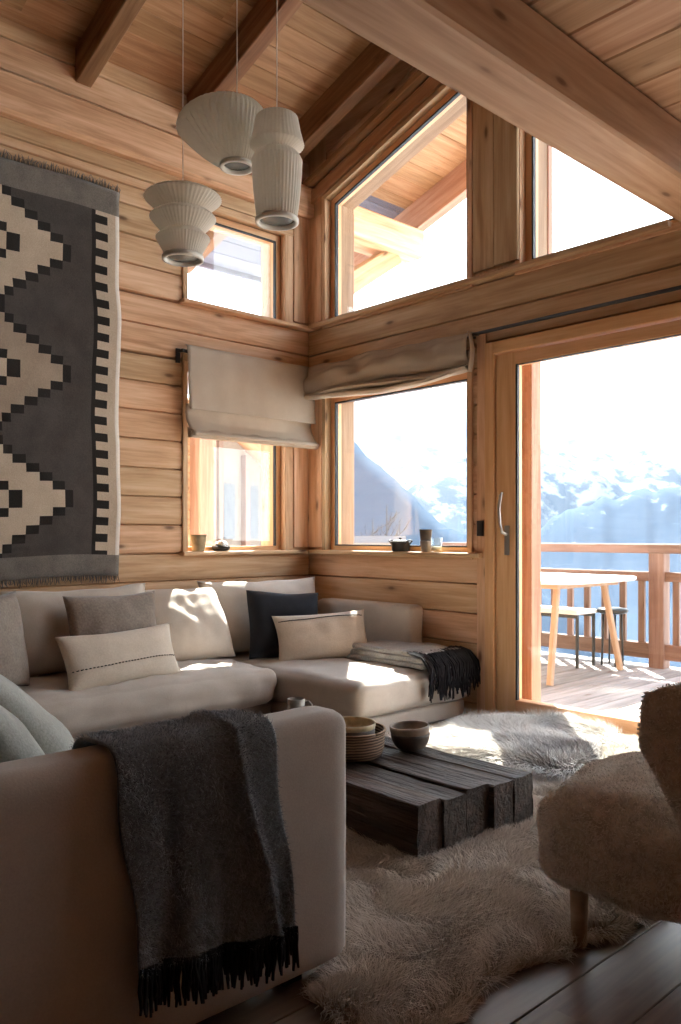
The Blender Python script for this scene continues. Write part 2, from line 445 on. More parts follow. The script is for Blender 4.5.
RX, RYB = 7.0, -7.0   # room extents
wl = MB()
LY0, LY1 = -1.05, -0.23      # left windows
wall_x0(wl, RYB, 0, -0.09, 0.985)
wall_x0(wl, RYB, LY0, 0.985, 2.24); wall_x0(wl, LY1, 0, 0.985, 2.24)
wall_x0(wl, RYB, 0, 2.24, 2.62)
wall_x0(wl, RYB, LY0, 2.62, 3.27); wall_x0(wl, LY1, 0, 2.62, 3.27)
wall_x0(wl, RYB, 0, 3.27, 3.43)
wall_x0(wl, RYB, 0, 3.66, 3.99)
tag(wl.build('wall_left', M['pine']), kind='structure')
pl = MB(); pl.prism(rprof(0.31, 0.235, 0.02), (-0.095, 1.22, 3.545), (-0.095, RYB, 3.545))
tag(pl.build('trim_1', M['pine']), 'projecting pine wall plate log running out under the eave', kind='structure')

RX0, RX1 = 0.19, 1.49        # lower right window opening
DX0, DX1 = 1.63, 4.55        # door opening
wr = MB()
wall_y0(wr, -WT, DX0, -0.09, 0.985)
wall_y0(wr, -WT, RX0, 0.985, 2.11); wall_y0(wr, RX1, DX0, 0.985, 2.11)
wall_y0(wr, -WT, DX0, 2.11, 2.235)
wall_y0(wr, DX1, RX, -0.09, 2.235)
wall_y0(wr, -WT, RX, 2.235, 2.62)
tag(wr.build('wall_right', M['pine']), kind='structure')

# gable part above the girt
gb = MB()
def zr(x): return 3.98 + SLOPE * x if x < 3.5 else 3.98 + SLOPE * (7 - x)
def zw(x): return 3.475 + SLOPE * x
def poly_y(mb, pts, y0, y1, mat=0, grain=(1, 0)):
    n = len(pts); vs = [(x, y0, z) for x, z in pts] + [(x, y1, z) for x, z in pts]
    off = random.uniform(0, 20)
    g = [(x + off, y, z + off) for x, y, z in vs] if grain == (1, 0) else [(z + off, y, x + off) for x, y, z in vs]
    fs = [tuple(range(n)), tuple(range(2 * n - 1, n - 1, -1))] + [(i, n + i, n + (i + 1) % n, (i + 1) % n) for i in range(n)]
    mb.add(vs, fs, g, random.random(), mat)
UX0, UX1, UX2, UX3 = 0.19, 1.49, 1.86, 4.9
# left strip beside trapezoid window, post, and band above the windows
poly_y(gb, [(-WT, 2.62), (UX0, 2.62), (UX0, zw(UX0)), (UX0, zr(UX0)), (-WT, zr(-WT))], 0, WT, grain=(0, 1))
poly_y(gb, [(UX1, 2.62), (UX2, 2.62), (UX2, zr(UX2)), (UX1, zr(UX1))], 0, WT, grain=(0, 1))
for k in range(3):   # stepped boards following the rake
    a0, a1 = k / 3, (k + 1) / 3
    def L(x, t): return zw(x) + (zr(x) - zw(x)) * t
    off = (0.0, 0.012, 0.0)[k]
    poly_y(gb, [(UX0, L(UX0, a0)), (UX1, L(UX1, a0)), (UX1, L(UX1, a1)), (UX0, L(UX0, a1))], off, WT)
    poly_y(gb, [(UX2, L(UX2, a0)), (3.5, L(3.5, a0)), (3.5, L(3.5, a1)), (UX2, L(UX2, a1))], off, WT)
poly_y(gb, [(3.5, 2.62), (RX + WT, 2.62), (RX + WT, zr(RX + WT)), (3.5, zr(3.5))], 0, WT)
tag(gb.build('wall_right_gable', M['pine']), kind='structure')

# remaining room shell
wb = MB()
for c in COURSES:
    a, b = max(c, 0), min(c + 0.18, 5.2)
    if b - a < 0.02: continue
    segs = [(0, RX)]
    for s0, s1 in segs:
        mx = (c + 0.09)
        lim0 = 0
        if a > 3.9: lim0 = (a - 3.98) / SLOPE
        s0b, s1b = max(s0, lim0), min(s1, RX - lim0)
        if s1b - s0b > 0.1: wb.prism(log_prof(b - a, WT, 1), (s0b, RYB, (a + b) / 2), (s1b, RYB, (a + b) / 2))
tag(wb.build('wall_back', M['pine']), kind='structure')
we = MB()
for c in COURSES:
    a, b = max(c, 0), min(c + 0.18, 4.0)
    if b - a < 0.02: continue
    segs = [(RYB, 0)]
    for s0, s1 in segs: we.prism(log_prof(b - a, WT, 1), (RX, s0, (a + b) / 2), (RX, s1, (a + b) / 2))
tag(we.build('wall_side', M['pine']), kind='structure')

# floor
fl = MB()
y = 0.0; k = 0
x = -0.02
while x < RX:
    w = 0.185; yy = 0.0
    cuts = [0.0, -random.uniform(0.8, 2.6)]
    while cuts[-1] > RYB: cuts.append(cuts[-1] - random.uniform(1.6, 2.6))
    cuts[-1] = RYB
    for c0, c1 in zip(cuts[:-1], cuts[1:]):
        fl.bar((x + w / 2, c0, -0.012), (x + w / 2, c1, -0.012), w - 0.003, 0.024, 0.002)
    x += w
tag(fl.build('floor', M['floor']), kind='structure')
sf = MB(); sf.box((-0.25, RYB - .2, -0.3), (RX + .2, 0.25, -0.03), 0); tag(sf.build('floor_slab', M['floor']), kind='structure')

# roof: boards along y, underside at zr(x)
def roof_boards(mb, xa, xb, y0, y1, sgn, mat=0):
    L = math.hypot(1, SLOPE); w = 0.172
    u = (1 / L, 0, SLOPE * sgn / L); nrm = (-SLOPE * sgn / L, 0, 1 / L)
    n = int(abs(xb - xa) * L / w) + 1
    for i in range(n):
        s = (i + 0.5) * w
        xx = xa + s * u[0]; z = zr(xa) + s * u[2]
        ys = [y1]
        ys.append(y1 - random.uniform(0.6, 3.0))
        while ys[-1] > y0: ys.append(ys[-1] - random.uniform(2.2, 3.4))
        ys[-1] = y0
        for c0, c1 in zip(ys[:-1], ys[1:]):
            c = V((xx, 0, z)) + V(nrm) * 0.014
            mb.prism(rprof(w, 0.028, 0.006), (c.x, c0, c.z), (c.x, c1, c.z), nrm, mat)
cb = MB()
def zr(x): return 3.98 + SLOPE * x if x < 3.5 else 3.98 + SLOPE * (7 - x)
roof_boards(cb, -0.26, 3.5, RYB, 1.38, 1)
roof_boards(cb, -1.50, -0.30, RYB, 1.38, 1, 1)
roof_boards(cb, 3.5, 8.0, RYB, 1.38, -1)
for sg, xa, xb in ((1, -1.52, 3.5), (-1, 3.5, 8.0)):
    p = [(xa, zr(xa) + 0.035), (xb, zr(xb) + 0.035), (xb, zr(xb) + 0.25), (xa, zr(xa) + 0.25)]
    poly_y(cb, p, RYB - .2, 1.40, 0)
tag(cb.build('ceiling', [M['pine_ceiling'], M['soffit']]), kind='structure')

# rafters
raf = []
ys = [-0.19, -1.0, -1.76, -2.52, -3.28, -4.04, -4.8, -5.56]
for i, yy in enumerate(ys):
    for sgn in (1, -1):
        mb = MB()
        xa, xb = (-1.42, 3.5) if sgn == 1 else (7.9, 3.5)
        za, zb = zr(xa) - 0.1, zr(xb) - 0.1
        mb.prism(rprof(0.1, 0.2, 0.006), (xa, yy, za), (xb, yy, zb), (0, 0, 1))
        o = mb.build('roof_rafter', M['rafter']); tag(o, kind='structure')
for sgn in (1, -1):      # barge rafter at the gable overhang and one outside the wall
    for yy, mt in ((1.31, 'frame_out'),):
        mb = MB(); xa, xb = (-1.5, 3.5) if sgn == 1 else (7.95, 3.5)
        mb.prism(rprof(0.10, 0.24, 0.006), (xa, yy, zr(xa) - 0.12), (xb, yy, zr(xb) - 0.12), (0, 0, 1))
        tag(mb.build('roof_rafter', M[mt]), kind='structure')
fb = MB(); fb.box((-1.545, RYB, 3.47), (-1.505, 1.36, 3.72)); tag(fb.build('trim_2', M['soffit']), kind='structure')
# gable knee brace under the plate log, and the eave bracket at the side
kb = MB()
kb.prism(rprof(0.14, 0.16, 0.01), (-0.12, 0.25, 2.92), (-0.12, 1.02, 3.44), (0, -0.6, 0.8))
tag(kb.build('trim_3', M['pine']), kind='structure')

# big loft beam and the loft floor above the right-hand side
bm_ = MB(); bm_.prism(rprof(0.235, 0.235, 0.012), (2.935, -0.001, 2.7175), (2.935, RYB, 2.7175)); tag(bm_.build('ceiling_beam', M['beam']), kind='structure')
lf = MB(); yy = -0.002
while yy > RYB:
    lf.prism(rprof(0.235, 0.04, 0.007), (2.86, yy - 0.1175, 2.861), (RX, yy - 0.1175, 2.861)); yy -= 0.237
tag(lf.build('ceiling_loft', M['beam']), kind='structure')

# ------------------------------------------------------------------ windows
def glaze(parent, name, pts):
    """pane as a thin slab through 4 (or n) corners, pts outer->inner thickness handled by offset"""
    mb = MB(); n = len(pts[0]); vs = pts[0] + pts[1]
    fs = [tuple(range(n)), tuple(range(2 * n - 1, n - 1, -1))] + [(i, n + i, n + (i + 1) % n, (i + 1) % n) for i in range(n)]
    mb.add(vs, fs, None, 0.5, 0)
    return mb.build(name, M['glass'], parent)

def sash_left(name, y0, y1, z0, z1, label):
    r = empty(name, (0, (y0 + y1) / 2, z0), kind='structure', label=label)
    r.matrix_world = Matrix.Translation((0, (y0 + y1) / 2, z0)); O = V((0, (y0 + y1) / 2, z0))
    f = MB(); t = 0.045; xa, xb = -0.11, -0.045
    def B(a, b, **k): f.box(V(a) - O, V(b) - O, 0.004, **k)
    B((xa, y0, z0), (xb, y0 + t * .6, z1)); B((xa, y1 - t, z0), (xb, y1, z1))
    B((xa, y0 + t * .6, z0), (xb, y1 - t, z0 + t)); B((xa, y0 + t * .6, z1 - t), (xb, y1 - t, z1))
    f.build('window_frame', M['frame'], r)
    g = MB()
    def G(a, b): g.box(V(a) - O, V(b) - O, 0)
    e = 0.010
    G((xb - .02, y1 - t - e, z0 + t), (xb + .001, y1 - t, z1 - t)); G((xb - .02, y0 + t * .6, z1 - t - e), (xb + .001, y1 - t, z1 - t))
    g.build('gasket', M['gasket'], r)
    ya, yb, za, zb = y0 + t * .6, y1 - t, z0 + t, z1 - t
    X0, X1 = -0.083, -0.075
    glaze(r, 'pane', ([tuple(V(p) - O) for p in ((X0, ya, za), (X0, yb, za), (X0, yb, zb), (X0, ya, zb))], [tuple(V(p) - O) for p in ((X1, ya, za), (X1, yb, za), (X1, yb, zb), (X1, ya, zb))]))
    c = MB()
    def Cc(a, b): c.box(V(a) - O, V(b) - O, 0.004)
    # interior casing
    Cc((-0.0445, y0 - 0.035, z0), (0.012, y0 + .004, z1)); Cc((-0.0445, y1 - .004, z0), (0.012, y1 + 0.07, z1))
    Cc((-0.045, y0 - 0.035, z1), (0.014, y1 + 0.07, z1 + 0.05))
    Cc((-0.262, y1 - 0.016, z0 + .003), (-0.112, y1 - .003, z1 - .003)); Cc((-0.262, y0 + .003, z0 + .003), (-0.112, y0 + 0.016, z1 - .003)); Cc((-0.262, y0 + .016, z0 + .003), (-0.112, y1 - .016, z0 + 0.016)); Cc((-0.262, y0 + .016, z1 - .016), (-0.112, y1 - .016, z1 - .003))
    c.build('casing', M['pine'], r)
    s = MB(); s.box(V((-0.05, y0 - 0.05, z0 - 0.012)) - O, V((0.055, -0.0, z0 + 0.014)) - O, 0.006); s.build('window_sill', M['pine'], r)
    return r
sash_left('window_1', LY0, LY1, 0.985, 2.24, 'lower side window behind the lowered linen blind')
sash_left('window_2', LY0, LY1, 2.62, 3.27, 'small upper side window under the eave')

def sash_right(name, poly, z0, label, sill=(0, 1), gdark=True):
    """poly: corner list (x,z) counter-clockwise from lower left"""
    ox = poly[0][0]; O = V((ox, 0, z0))
    r = empty(name, tuple(O), kind='structure', label=label)
    f = MB(); t = 0.045; n = len(poly)
    cx = sum(p[0] for p in poly) / n; cz = sum(p[1] for p in poly) / n
    def inset(poly, d):
        out = []
        for i in range(n):
            p0 = V(poly[i - 1]); p1 = V(poly[i]); p2 = V(poly[(i + 1) % n])
            d1 = (p1 - p0).normalized(); d2 = (p2 - p1).normalized()
            n1 = V((-d1.y, d1.x)); n2 = V((-d2.y, d2.x))
            # intersection of offset lines
            den = d1.x * d2.y - d1.y * d2.x
            a = p0 + n1 * d; b = p1 + n2 * d
            tt = ((b.x - a.x) * d2.y - (b.y - a.y) * d2.x) / den
            out.append(a + d1 * tt)
        return out
    def ring(mb, po, pi, ya, yb, mat=0):
        for i in range(n):
            j = (i + 1) % n
            vs = []
            for y in (ya, yb):
                for p in (po[i], po[j], pi[j], pi[i]): vs.append((p[0] - O.x, y, p[1] - O.z))
            e = V(po[j]) - V(po[i]); L = e.length; off = random.uniform(0, 20)
            g = [(off + (V((v[0] + O.x, v[2] + O.z)) - V(po[i])).dot(e.normalized()), v[1], off + (V((v[0] + O.x, v[2] + O.z)) - V(po[i])).cross(e.normalized())) for v in vs]
            mb.add(vs, [(0, 1, 2, 3), (7, 6, 5, 4), (0, 4, 5, 1), (1, 5, 6, 2), (2, 6, 7, 3), (3, 7, 4, 0)], g, random.random(), mat)
    p2 = inset(poly, t)
    ring(f, [V(p) for p in poly], p2, 0.045, 0.11)
    f.build('window_frame', M['frame'], r)
    g = MB(); ring(g, p2, inset(poly, t + 0.010), 0.044, 0.07); g.build('gasket', M['gasket'], r)
    glaze(r, 'pane', ([(p[0] - O.x, 0.075, p[1] - O.z) for p in p2], [(p[0] - O.x, 0.083, p[1] - O.z) for p in p2]))
    c = MB(); po = inset(poly, -0.03)
    ring(c, po, inset(poly, 0.004), -0.014, 0.0445); rv = MB(); ring(rv, inset(poly, 0.002), inset(poly, 0.014), 0.112, 0.262); rv.build('reveal', M['reveal'], r); c.build('casing', M['pine'], r)
    s = MB(); s.box(V((sill[0], -0.055, z0 - 0.03)) - O, V((sill[1], 0.05, z0)) - O, 0.006); s.build('window_sill', M['pine'], r)
    return r
sash_right('window_3', [(RX0, 0.985), (RX1, 0.985), (RX1, 2.11), (RX0, 2.11)], 0.985 + .014, 'lower corner window with the raised linen blind', (0.056, 1.6))
sash_right('window_4', [(UX0, 2.63), (UX1, 2.63), (UX1, zw(UX1)), (UX0, zw(UX0))], 2.645, 'upper trapezoid window beside the post', (0.056, 1.68))
sash_right('window_5', [(UX2, 2.63), (3.5, 2.63), (3.5, zw(3.5)), (UX2, zw(UX2))], 2.645, 'upper window mostly behind the loft beam', (1.68, 2.75))

# corner boards and rake battens
tr = MB()
for z0, z1 in ((1.02, 2.235), (2.66, 3.43)):
    tr.box((0, -0.155, z0), (0.018, -0.02, z1), 0.003, axis=2); tr.box((0.0, -0.02, z0), (0.162, 0, z1), 0.003, axis=2)
tag(tr.build('trim_5', M['pine']), kind='structure')
tr = MB()
tr.prism(rprof(0.07, 0.05, 0.006), (0.0, -0.035, 3.665), (3.4, -0.035, 3.665 + SLOPE * 3.4))
tr.prism(rprof(0.03, 0.09, 0.004), (0.0, -0.015, 3.56), (3.4, -0.015, 3.56 + SLOPE * 3.4))
tag(tr.build('trim_6', M['pine_ceiling']), kind='structure')
tr = MB()
tr.box((1.53, -0.02, 2.68), (1.685, 0, 4.38), 0.005, axis=2); tr.box((1.695, -0.035, 2.68), (1.86, 0, 4.4), 0.005, axis=2)
tag(tr.build('trim_7', M['pine']), kind='structure')
tr = MB(); tr.box((1.555, -0.012, 0.0), (1.625, 0.0, 2.30), 0.004, axis=2); tag(tr.build('trim_8', M['pine']), kind='structure')

# ------------------------------------------------------------------ sliding door
dr = empty('door_1', (DX0, 0, 0), kind='structure', label='large sliding glass door in an orange larch frame')
O = V((DX0, 0, 0))
f = MB()
def B(mb, a, b, c=0.004, **k): mb.box(V(a) - O, V(b) - O, c, **k)
B(f, (DX0, -0.035, 0), (DX0 + 0.065, 0.20, 2.235)); B(f, (DX1 - .065, -0.035, 0), (DX1, 0.20, 2.235))
B(f, (DX0 + .065, -0.035, 2.165), (DX1 - .065, 0.20, 2.235)); B(f, (DX0 + .065, 0.0, -0.01), (DX1 - .065, 0.24, 0.02))
f.build('door_frame', M['frame'], dr)
def leaf(name, xa, xb, ya, yb, zb=0.16):
    l = MB(); w = 0.135
    B(l, (xa, ya, 0.022), (xa + w, yb, 2.155)); B(l, (xb - w, ya, 0.022), (xb, yb, 2.155))
    B(l, (xa + w, ya, 2.085), (xb - w, yb, 2.155)); B(l, (xa + w, ya, 0.022), (xb - w, yb, zb))
    o = l.build(name, M['frame'], dr)
    g = MB()
    e = 0.012; q = ya + 0.004
    B(g, (xa + w, q, zb), (xa + w + e, q + .02, 2.085), 0); B(g, (xa + w + e, q, 2.085 - .005), (xb - w, q + .02, 2.085), 0)
    g.build('gasket', M['gasket'], o)
    ym = (ya + yb) / 2
    P = lambda y: [(xa + w - O.x, y, zb), (xb - w - O.x, y, zb), (xb - w - O.x, y, 2.085), (xa + w - O.x, y, 2.085)]
    glaze(o, 'pane', (P(ym - .004), P(ym + .004)))
    return o
lf1 = leaf('door_leaf', DX0 + 0.072, 3.15, -0.02, 0.05)
lf2 = leaf('door_leaf', 3.05, DX1 - 0.068, 0.075, 0.14)
hd = MB()
B(hd, (1.765, -0.028, 0.99), (1.80, -0.0195, 1.16), 0.004)
hd.build('lock_plate', M['steel'], lf1)
hd = MB()
pts = [V((1.782, -0.035, 1.11)) - O, V((1.778, -0.065, 1.12)) - O, V((1.772, -0.075, 1.17)) - O, V((1.768, -0.082, 1.26)) - O, V((1.772, -0.07, 1.335)) - O, V((1.776, -0.062, 1.35)) - O]
hd.tube([V((1.782, -0.02, 1.11)) - O] + pts, [0.010, 0.010, 0.009, 0.009, 0.010, 0.010, 0.007], 10)
hd.build('handle', M['steel'], lf1)
tr = MB()   # outer reveal posts of the door and window
tr.box((1.60, 0.20, 0.0), (1.80, 0.30, 2.235), 0.004, axis=2)
tag(tr.build('trim_9', M['frame_out']), kind='structure')
tr = MB()
tr.box((0.10, 0.252, 0.95), (0.19, 0.285, 3.5), 0.004, axis=2); tr.box((UX2 - .05, 0.252, 2.6), (UX2 + .02, 0.30, 4.0), 0.004, axis=2)
tag(tr.build('trim_10', M['frame_out']), kind='structure')

# black curtain track over the door, blind rods
ct = MB(); ct.tube([(1.555, -0.045, 2.302), (4.8, -0.045, 2.302)], 0.010, 10)
for x in (1.56, 3.2, 4.75): ct.box((x, -0.045, 2.297), (x + 0.012, 0.0, 2.307), 0)
tag(ct.build('curtain_rod', M['iron']), 'thin black metal rod running above the sliding glass door', 'curtain rod')
sw = MB(); sw.box((1.565, -0.026, 1.10), (1.612, -0.0125, 1.19), 0.003)
swo = sw.build('light_switch', M['iron']); tag(swo, 'small black rectangular switch on the wood beside the door frame', 'light switch')
sw = MB(); sw.box((1.575, -0.031, 1.115), (1.602, -0.026, 1.175), 0.002); sw.build('rocker', M['gasket'], swo)

# ------------------------------------------------------------------ roman blinds
def cloth_pts(mb, path, u0, u1, nu, mapf, seed, amp, mat=0):
    """path: list of (depth, z); extruded from u0 to u1, mapf(u,d,z)"""
    n = len(path) - 1
    def fn(a, b):
        t = b * n; i = min(int(t), n - 1); q = t - i
        d = path[i][0] * (1 - q) + path[i + 1][0] * q; z = path[i][1] * (1 - q) + path[i + 1][1] * q
        u = u0 + (u1 - u0) * a
        w = nz((u * 3.0, z * 2.0, i * 0.3), 2.0, seed) * amp + math.sin(u * 38 + seed) * amp * 0.25
        return mapf(u, d + w, z + nz((u, i, 0), 3.0, seed) * amp * 0.5)
    mb.grid(fn, nu, n * 3, mat=mat)
bl = empty('roman_blind', (0.06, -0.55, 2.30), label='half-lowered beige linen roman blind over the side window', cat='blind')
O = V((0.06, -0.55, 2.30))
mb = MB()
mp = lambda u, d, z: tuple(V((0.078 + d, u, z)) - O)
cloth_pts(mb, [(-0.02, 2.33), (0.0, 2.325), (0.010, 2.30), (0.020, 2.1), (0.032, 1.93), (0.034, 1.912)], -1.10, -0.03, 40, mp, 1.0, 0.006)
cloth_pts(mb, [(-0.012, 1.955), (-0.022, 1.90), (-0.005, 1.84), (0.035, 1.785), (0.042, 1.775)], -1.095, -0.03, 40, mp, 2.0, 0.010)
cloth_pts(mb, [(0.042, 1.775), (0.05, 1.765), (0.052, 1.75), (0.05, 1.735), (0.02, 1.73), (0.01, 1.80)], -1.10, -0.02, 40, mp, 3.0, 0.006)
cloth_pts(mb, [(0.03, 1.79), (0.064, 1.765), (0.066, 1.75), (0.055, 1.745)], -1.085, -0.03, 40, mp, 4.0, 0.004)
o = mb.build('blind_fabric', M['blind'], bl); s = o.modifiers.new('solid', 'SOLIDIFY'); s.thickness = 0.003
mb = MB(); mb.tube([V((0.06, -1.125, 2.29)) - O, V((0.06, -0.02, 2.29)) - O], 0.011, 10); mb.build('rod', M['iron'], bl)
mb = MB(); mb.box(V((0.0, -1.135, 2.22)) - O, V((0.014, -1.105, 2.31)) - O, 0.003); mb.box(V((0.014, -1.128, 2.282)) - O, V((0.075, -1.112, 2.298)) - O, 0.002); mb.build('bracket', M['iron'], bl)
mb = MB(); mb.tube([V((0.085, -0.06, 2.3)) - O, V((0.095, -0.06, 1.93)) - O], 0.002, 6); mb.build('pull_cord', M['cable'], bl)
mb = MB(); mb.lathe([(0.003, 0.03), (0.010, 0.018), (0.013, 0.0), (0.010, -0.02), (0.003, -0.028)], 12, tuple(V((0.09, -0.06, 2.235)) - O)); mb.build('cord_pull', M['leg'], bl)

bl = empty('roman_blind', (0.75, -0.06, 2.30), label='raised beige linen roman blind bunched above the corner window', cat='blind')
O = V((0.75, -0.06, 2.30))
mb = MB()
mp = lambda u, d, z: tuple(V((u, -0.062 - d, z)) - O)
def blow(u): return 0
def path_bunch(k, x):  # swag in the middle is gentle
    return k
def bunch(path, seed, amp):
    n = len(path) - 1
    def fn(a, b):
        t = b * n; i = min(int(t), n - 1); q = t - i
        d = path[i][0] * (1 - q) + path[i + 1][0] * q; z = path[i][1] * (1 - q) + path[i + 1][1] * q
        u = 0.0 + 1.56 * a
        sag = math.sin(a * math.pi) * 0.012 + 0.018 * math.sin(a * 6.3 + seed)
        w = nz((u * 2.2, z * 5, i * .2), 2.0, seed) * amp
        return mp(u, d + w * 1.3, z - sag * (1 if z < 2.2 else 0.1) + w * 0.6)
    mb.grid(fn, 60, n * 4)
bunch([(0.0, 2.325), (0.015, 2.31), (0.035, 2.26), (0.06, 2.19), (0.055, 2.145), (0.03, 2.125)], 1.3, 0.035)
bunch([(0.03, 2.135), (0.065, 2.125), (0.075, 2.11), (0.06, 2.095), (0.01, 2.09)], 2.6, 0.012)
bunch([(0.01, 2.115), (0.055, 2.10), (0.07, 2.085), (0.055, 2.07), (0.0, 2.068), (0.0, 2.2)], 3.9, 0.010)
o = mb.build('blind_fabric', M['blind'], bl); s = o.modifiers.new('solid', 'SOLIDIFY'); s.thickness = 0.004
mb = MB(); mb.tube([V((0.03, -0.035, 2.30)) - O, V((1.54, -0.035, 2.30)) - O], 0.011, 10)
mb.box(V((1.528, -0.04, 2.285)) - O, V((1.54, 0.0, 2.30)) - O, 0); mb.build('rod', M['iron'], bl)
mb = MB()
for d0 in (0.012, 0.03, 0.045):
    mb.grid(lambda a, b: tuple(V((1.55 + 0.022 * math.sin(b * 3.1) + d0 * .3, -0.045 - d0 - a * 0.02, 2.31 - b * 0.235)) - O), 3, 10)
o = mb.build('folded_edge', M['blind'], bl); s = o.modifiers.new('solid', 'SOLIDIFY'); s.thickness = 0.004

# ------------------------------------------------------------------ fur
def fur(name, mat, P, Nn, length, parent=None, lean=0.6, width=0.0016, flow=2.0, seed=0, jitter=0.35, flatten=0.0, curl=0.5):
    n = len(P); r = np.random.default_rng(seed + 11)
    L = length * (0.65 + 0.5 * r.random(n))
    a = 3.1 * np.sin(P[:, 0] * flow * 1.7 + 1.3 * np.sin(P[:, 1] * flow * 2.1 + seed)) + 2.3 * np.sin(P[:, 1] * flow * 2.9 + P[:, 2] * flow * 2.0 + seed * 1.3 + 1.1 * np.sin(P[:, 0] * flow * 3.7))
    a = a + r.normal(0, jitter, n)
    # tangent frame
    ref = np.tile(np.array([[0., 0., 1.]]), (n, 1)); ref[np.abs(Nn[:, 2]) > 0.9] = (1, 0, 0)
    T = np.cross(Nn, ref); T /= np.linalg.norm(T, axis=1)[:, None] + 1e-9
    Bt = np.cross(Nn, T)
    D = T * np.cos(a)[:, None] + Bt * np.sin(a)[:, None]
    up = Nn * (1 - flatten)
    S = np.cross(D, Nn)
    w = width * (0.7 + 0.6 * r.random(n))[:, None]
    mid = P + (up * 0.62 + D * 0.30 * lean) * L[:, None]
    tip = P + (up * 0.95 + D * 0.95 * lean) * L[:, None] + S * (r.normal(0, 0.25 * curl, n) * L)[:, None]
    # camera-agnostic: two crossed widths by random side vector
    ang = r.random(n) * 6.283
    W = (D * np.cos(ang)[:, None] + S * np.sin(ang)[:, None])
    v = np.empty((n, 5, 3)); v[:, 0] = P - W * w; v[:, 1] = P + W * w; v[:, 2] = mid + W * w * 0.8; v[:, 3] = mid - W * w * 0.8; v[:, 4] = tip
    me = bpy.data.meshes.new(name)
    me.vertices.add(n * 5); me.vertices.foreach_set('co', v.reshape(-1))
    base = (np.arange(n) * 5)[:, None]
    loops = np.concatenate([base + np.array([[0, 1, 2, 3]]), base + np.array([[3, 2, 4]])], axis=1).reshape(-1)
    me.loops.add(n * 7); me.loops.foreach_set('vertex_index', loops.astype(np.int32))
    me.polygons.add(n * 2)
    ls = (np.arange(n) * 7)[:, None] + np.array([[0, 4]])
    me.polygons.foreach_set('loop_start', ls.reshape(-1).astype(np.int32))
    me.polygons.foreach_set('loop_total', np.tile(np.array([4, 3]), n).astype(np.int32))
    me.update(calc_edges=True)
    at = me.attributes.new('rnd', 'FLOAT', 'POINT'); tone = np.empty((n, 5)); t0 = 0.35 * r.random(n)
    tone[:, 0] = t0; tone[:, 1] = t0; tone[:, 2] = t0 + 0.3; tone[:, 3] = t0 + 0.3; tone[:, 4] = t0 + 0.65
    at.data.foreach_set('value', tone.reshape(-1).astype(np.float32))
    at = me.attributes.new('gco', 'FLOAT_VECTOR', 'POINT'); at.data.foreach_set('vector', np.repeat(P, 5, axis=0).reshape(-1).astype(np.float32))
    me.materials.append(mat)
    o = bpy.data.objects.new(name, me); COL.objects.link(o)
    if parent: o.parent = parent
    o['kind'] = 'stuff'
    return o

def sample_mesh(o, n, seed=0):
    """area-weighted points and smooth normals on a mesh object (its local coordinates)"""
    me = o.data; me.calc_loop_triangles()
    vs = np.empty(len(me.vertices) * 3); me.vertices.foreach_get('co', vs); vs = vs.reshape(-1, 3)
    nn = np.empty(len(me.vertices) * 3); me.vertices.foreach_get('normal', nn); nn = nn.reshape(-1, 3)
    t = np.empty(len(me.loop_triangles) * 3, dtype=np.int32); me.loop_triangles.foreach_get('vertices', t); t = t.reshape(-1, 3)
    A = np.linalg.norm(np.cross(vs[t[:, 1]] - vs[t[:, 0]], vs[t[:, 2]] - vs[t[:, 0]]), axis=1)
    r = np.random.default_rng(seed); k = r.choice(len(t), n, p=A / A.sum())
    a, b = r.random(n), r.random(n); s = a + b > 1; a[s] = 1 - a[s]; b[s] = 1 - b[s]; c = 1 - a - b
    P = vs[t[k, 0]] * a[:, None] + vs[t[k, 1]] * b[:, None] + vs[t[k, 2]] * c[:, None]
    Q = nn[t[k, 0]] * a[:, None] + nn[t[k, 1]] * b[:, None] + nn[t[k, 2]] * c[:, None]
    Q /= np.linalg.norm(Q, axis=1)[:, None] + 1e-9
    return P, Q

def pelt(name, outline, zf, label, cat, mat, n, length, seed, lean, flow, width=0.0018, z0=0.002, group=None):
    """a flat-lying skin: outline polygon (world x,y) from polar function, height zf(x,y)"""
    cx = sum(p[0] for p in outline) / len(outline); cy = sum(p[1] for p in outline) / len(outline)
    root = empty(name, (cx, cy, 0), label=label, cat=cat, group=group)
    mb = MB(); K = len(outline); R = 22; vs = []; fs = []
    vs.append((0, 0, zf(cx, cy)))
    for k in range(1, R + 1):
        t = k / R
        for (x, y) in outline:
            px, py = cx + (x - cx) * t, cy + (y - cy) * t
            e = min(1.0, (1 - t) / 0.06)
            vs.append((px - cx, py - cy, z0 + (zf(px, py) - z0) * (0.25 + 0.75 * e)))
    for i in range(K): fs.append((0, 1 + i, 1 + (i + 1) % K))
    for k in range(R - 1):
        for i in range(K):
            a = 1 + k * K + i; b = 1 + k * K + (i + 1) % K
            fs.append((a, a + K, b + K, b))
    # underside rim
    b0 = len(vs)
    for (x, y) in outline: vs.append((x - cx, y - cy, z0))
    r0 = 1 + (R - 1) * K
    for i in range(K): fs.append((r0 + i, b0 + i, b0 + (i + 1) % K, r0 + (i + 1) % K))
    mb.add(vs, fs, None, 0.5, 0, True)
    sk = mb.build('hide', M['furbase'], root)
    P, Q = sample_mesh(sk, n, seed)
    Q[:, 2] = np.abs(Q[:, 2])
    fur('pile', mat, P, Q, length, root, lean=lean, width=width, flow=flow, seed=seed, jitter=0.6)
    return root

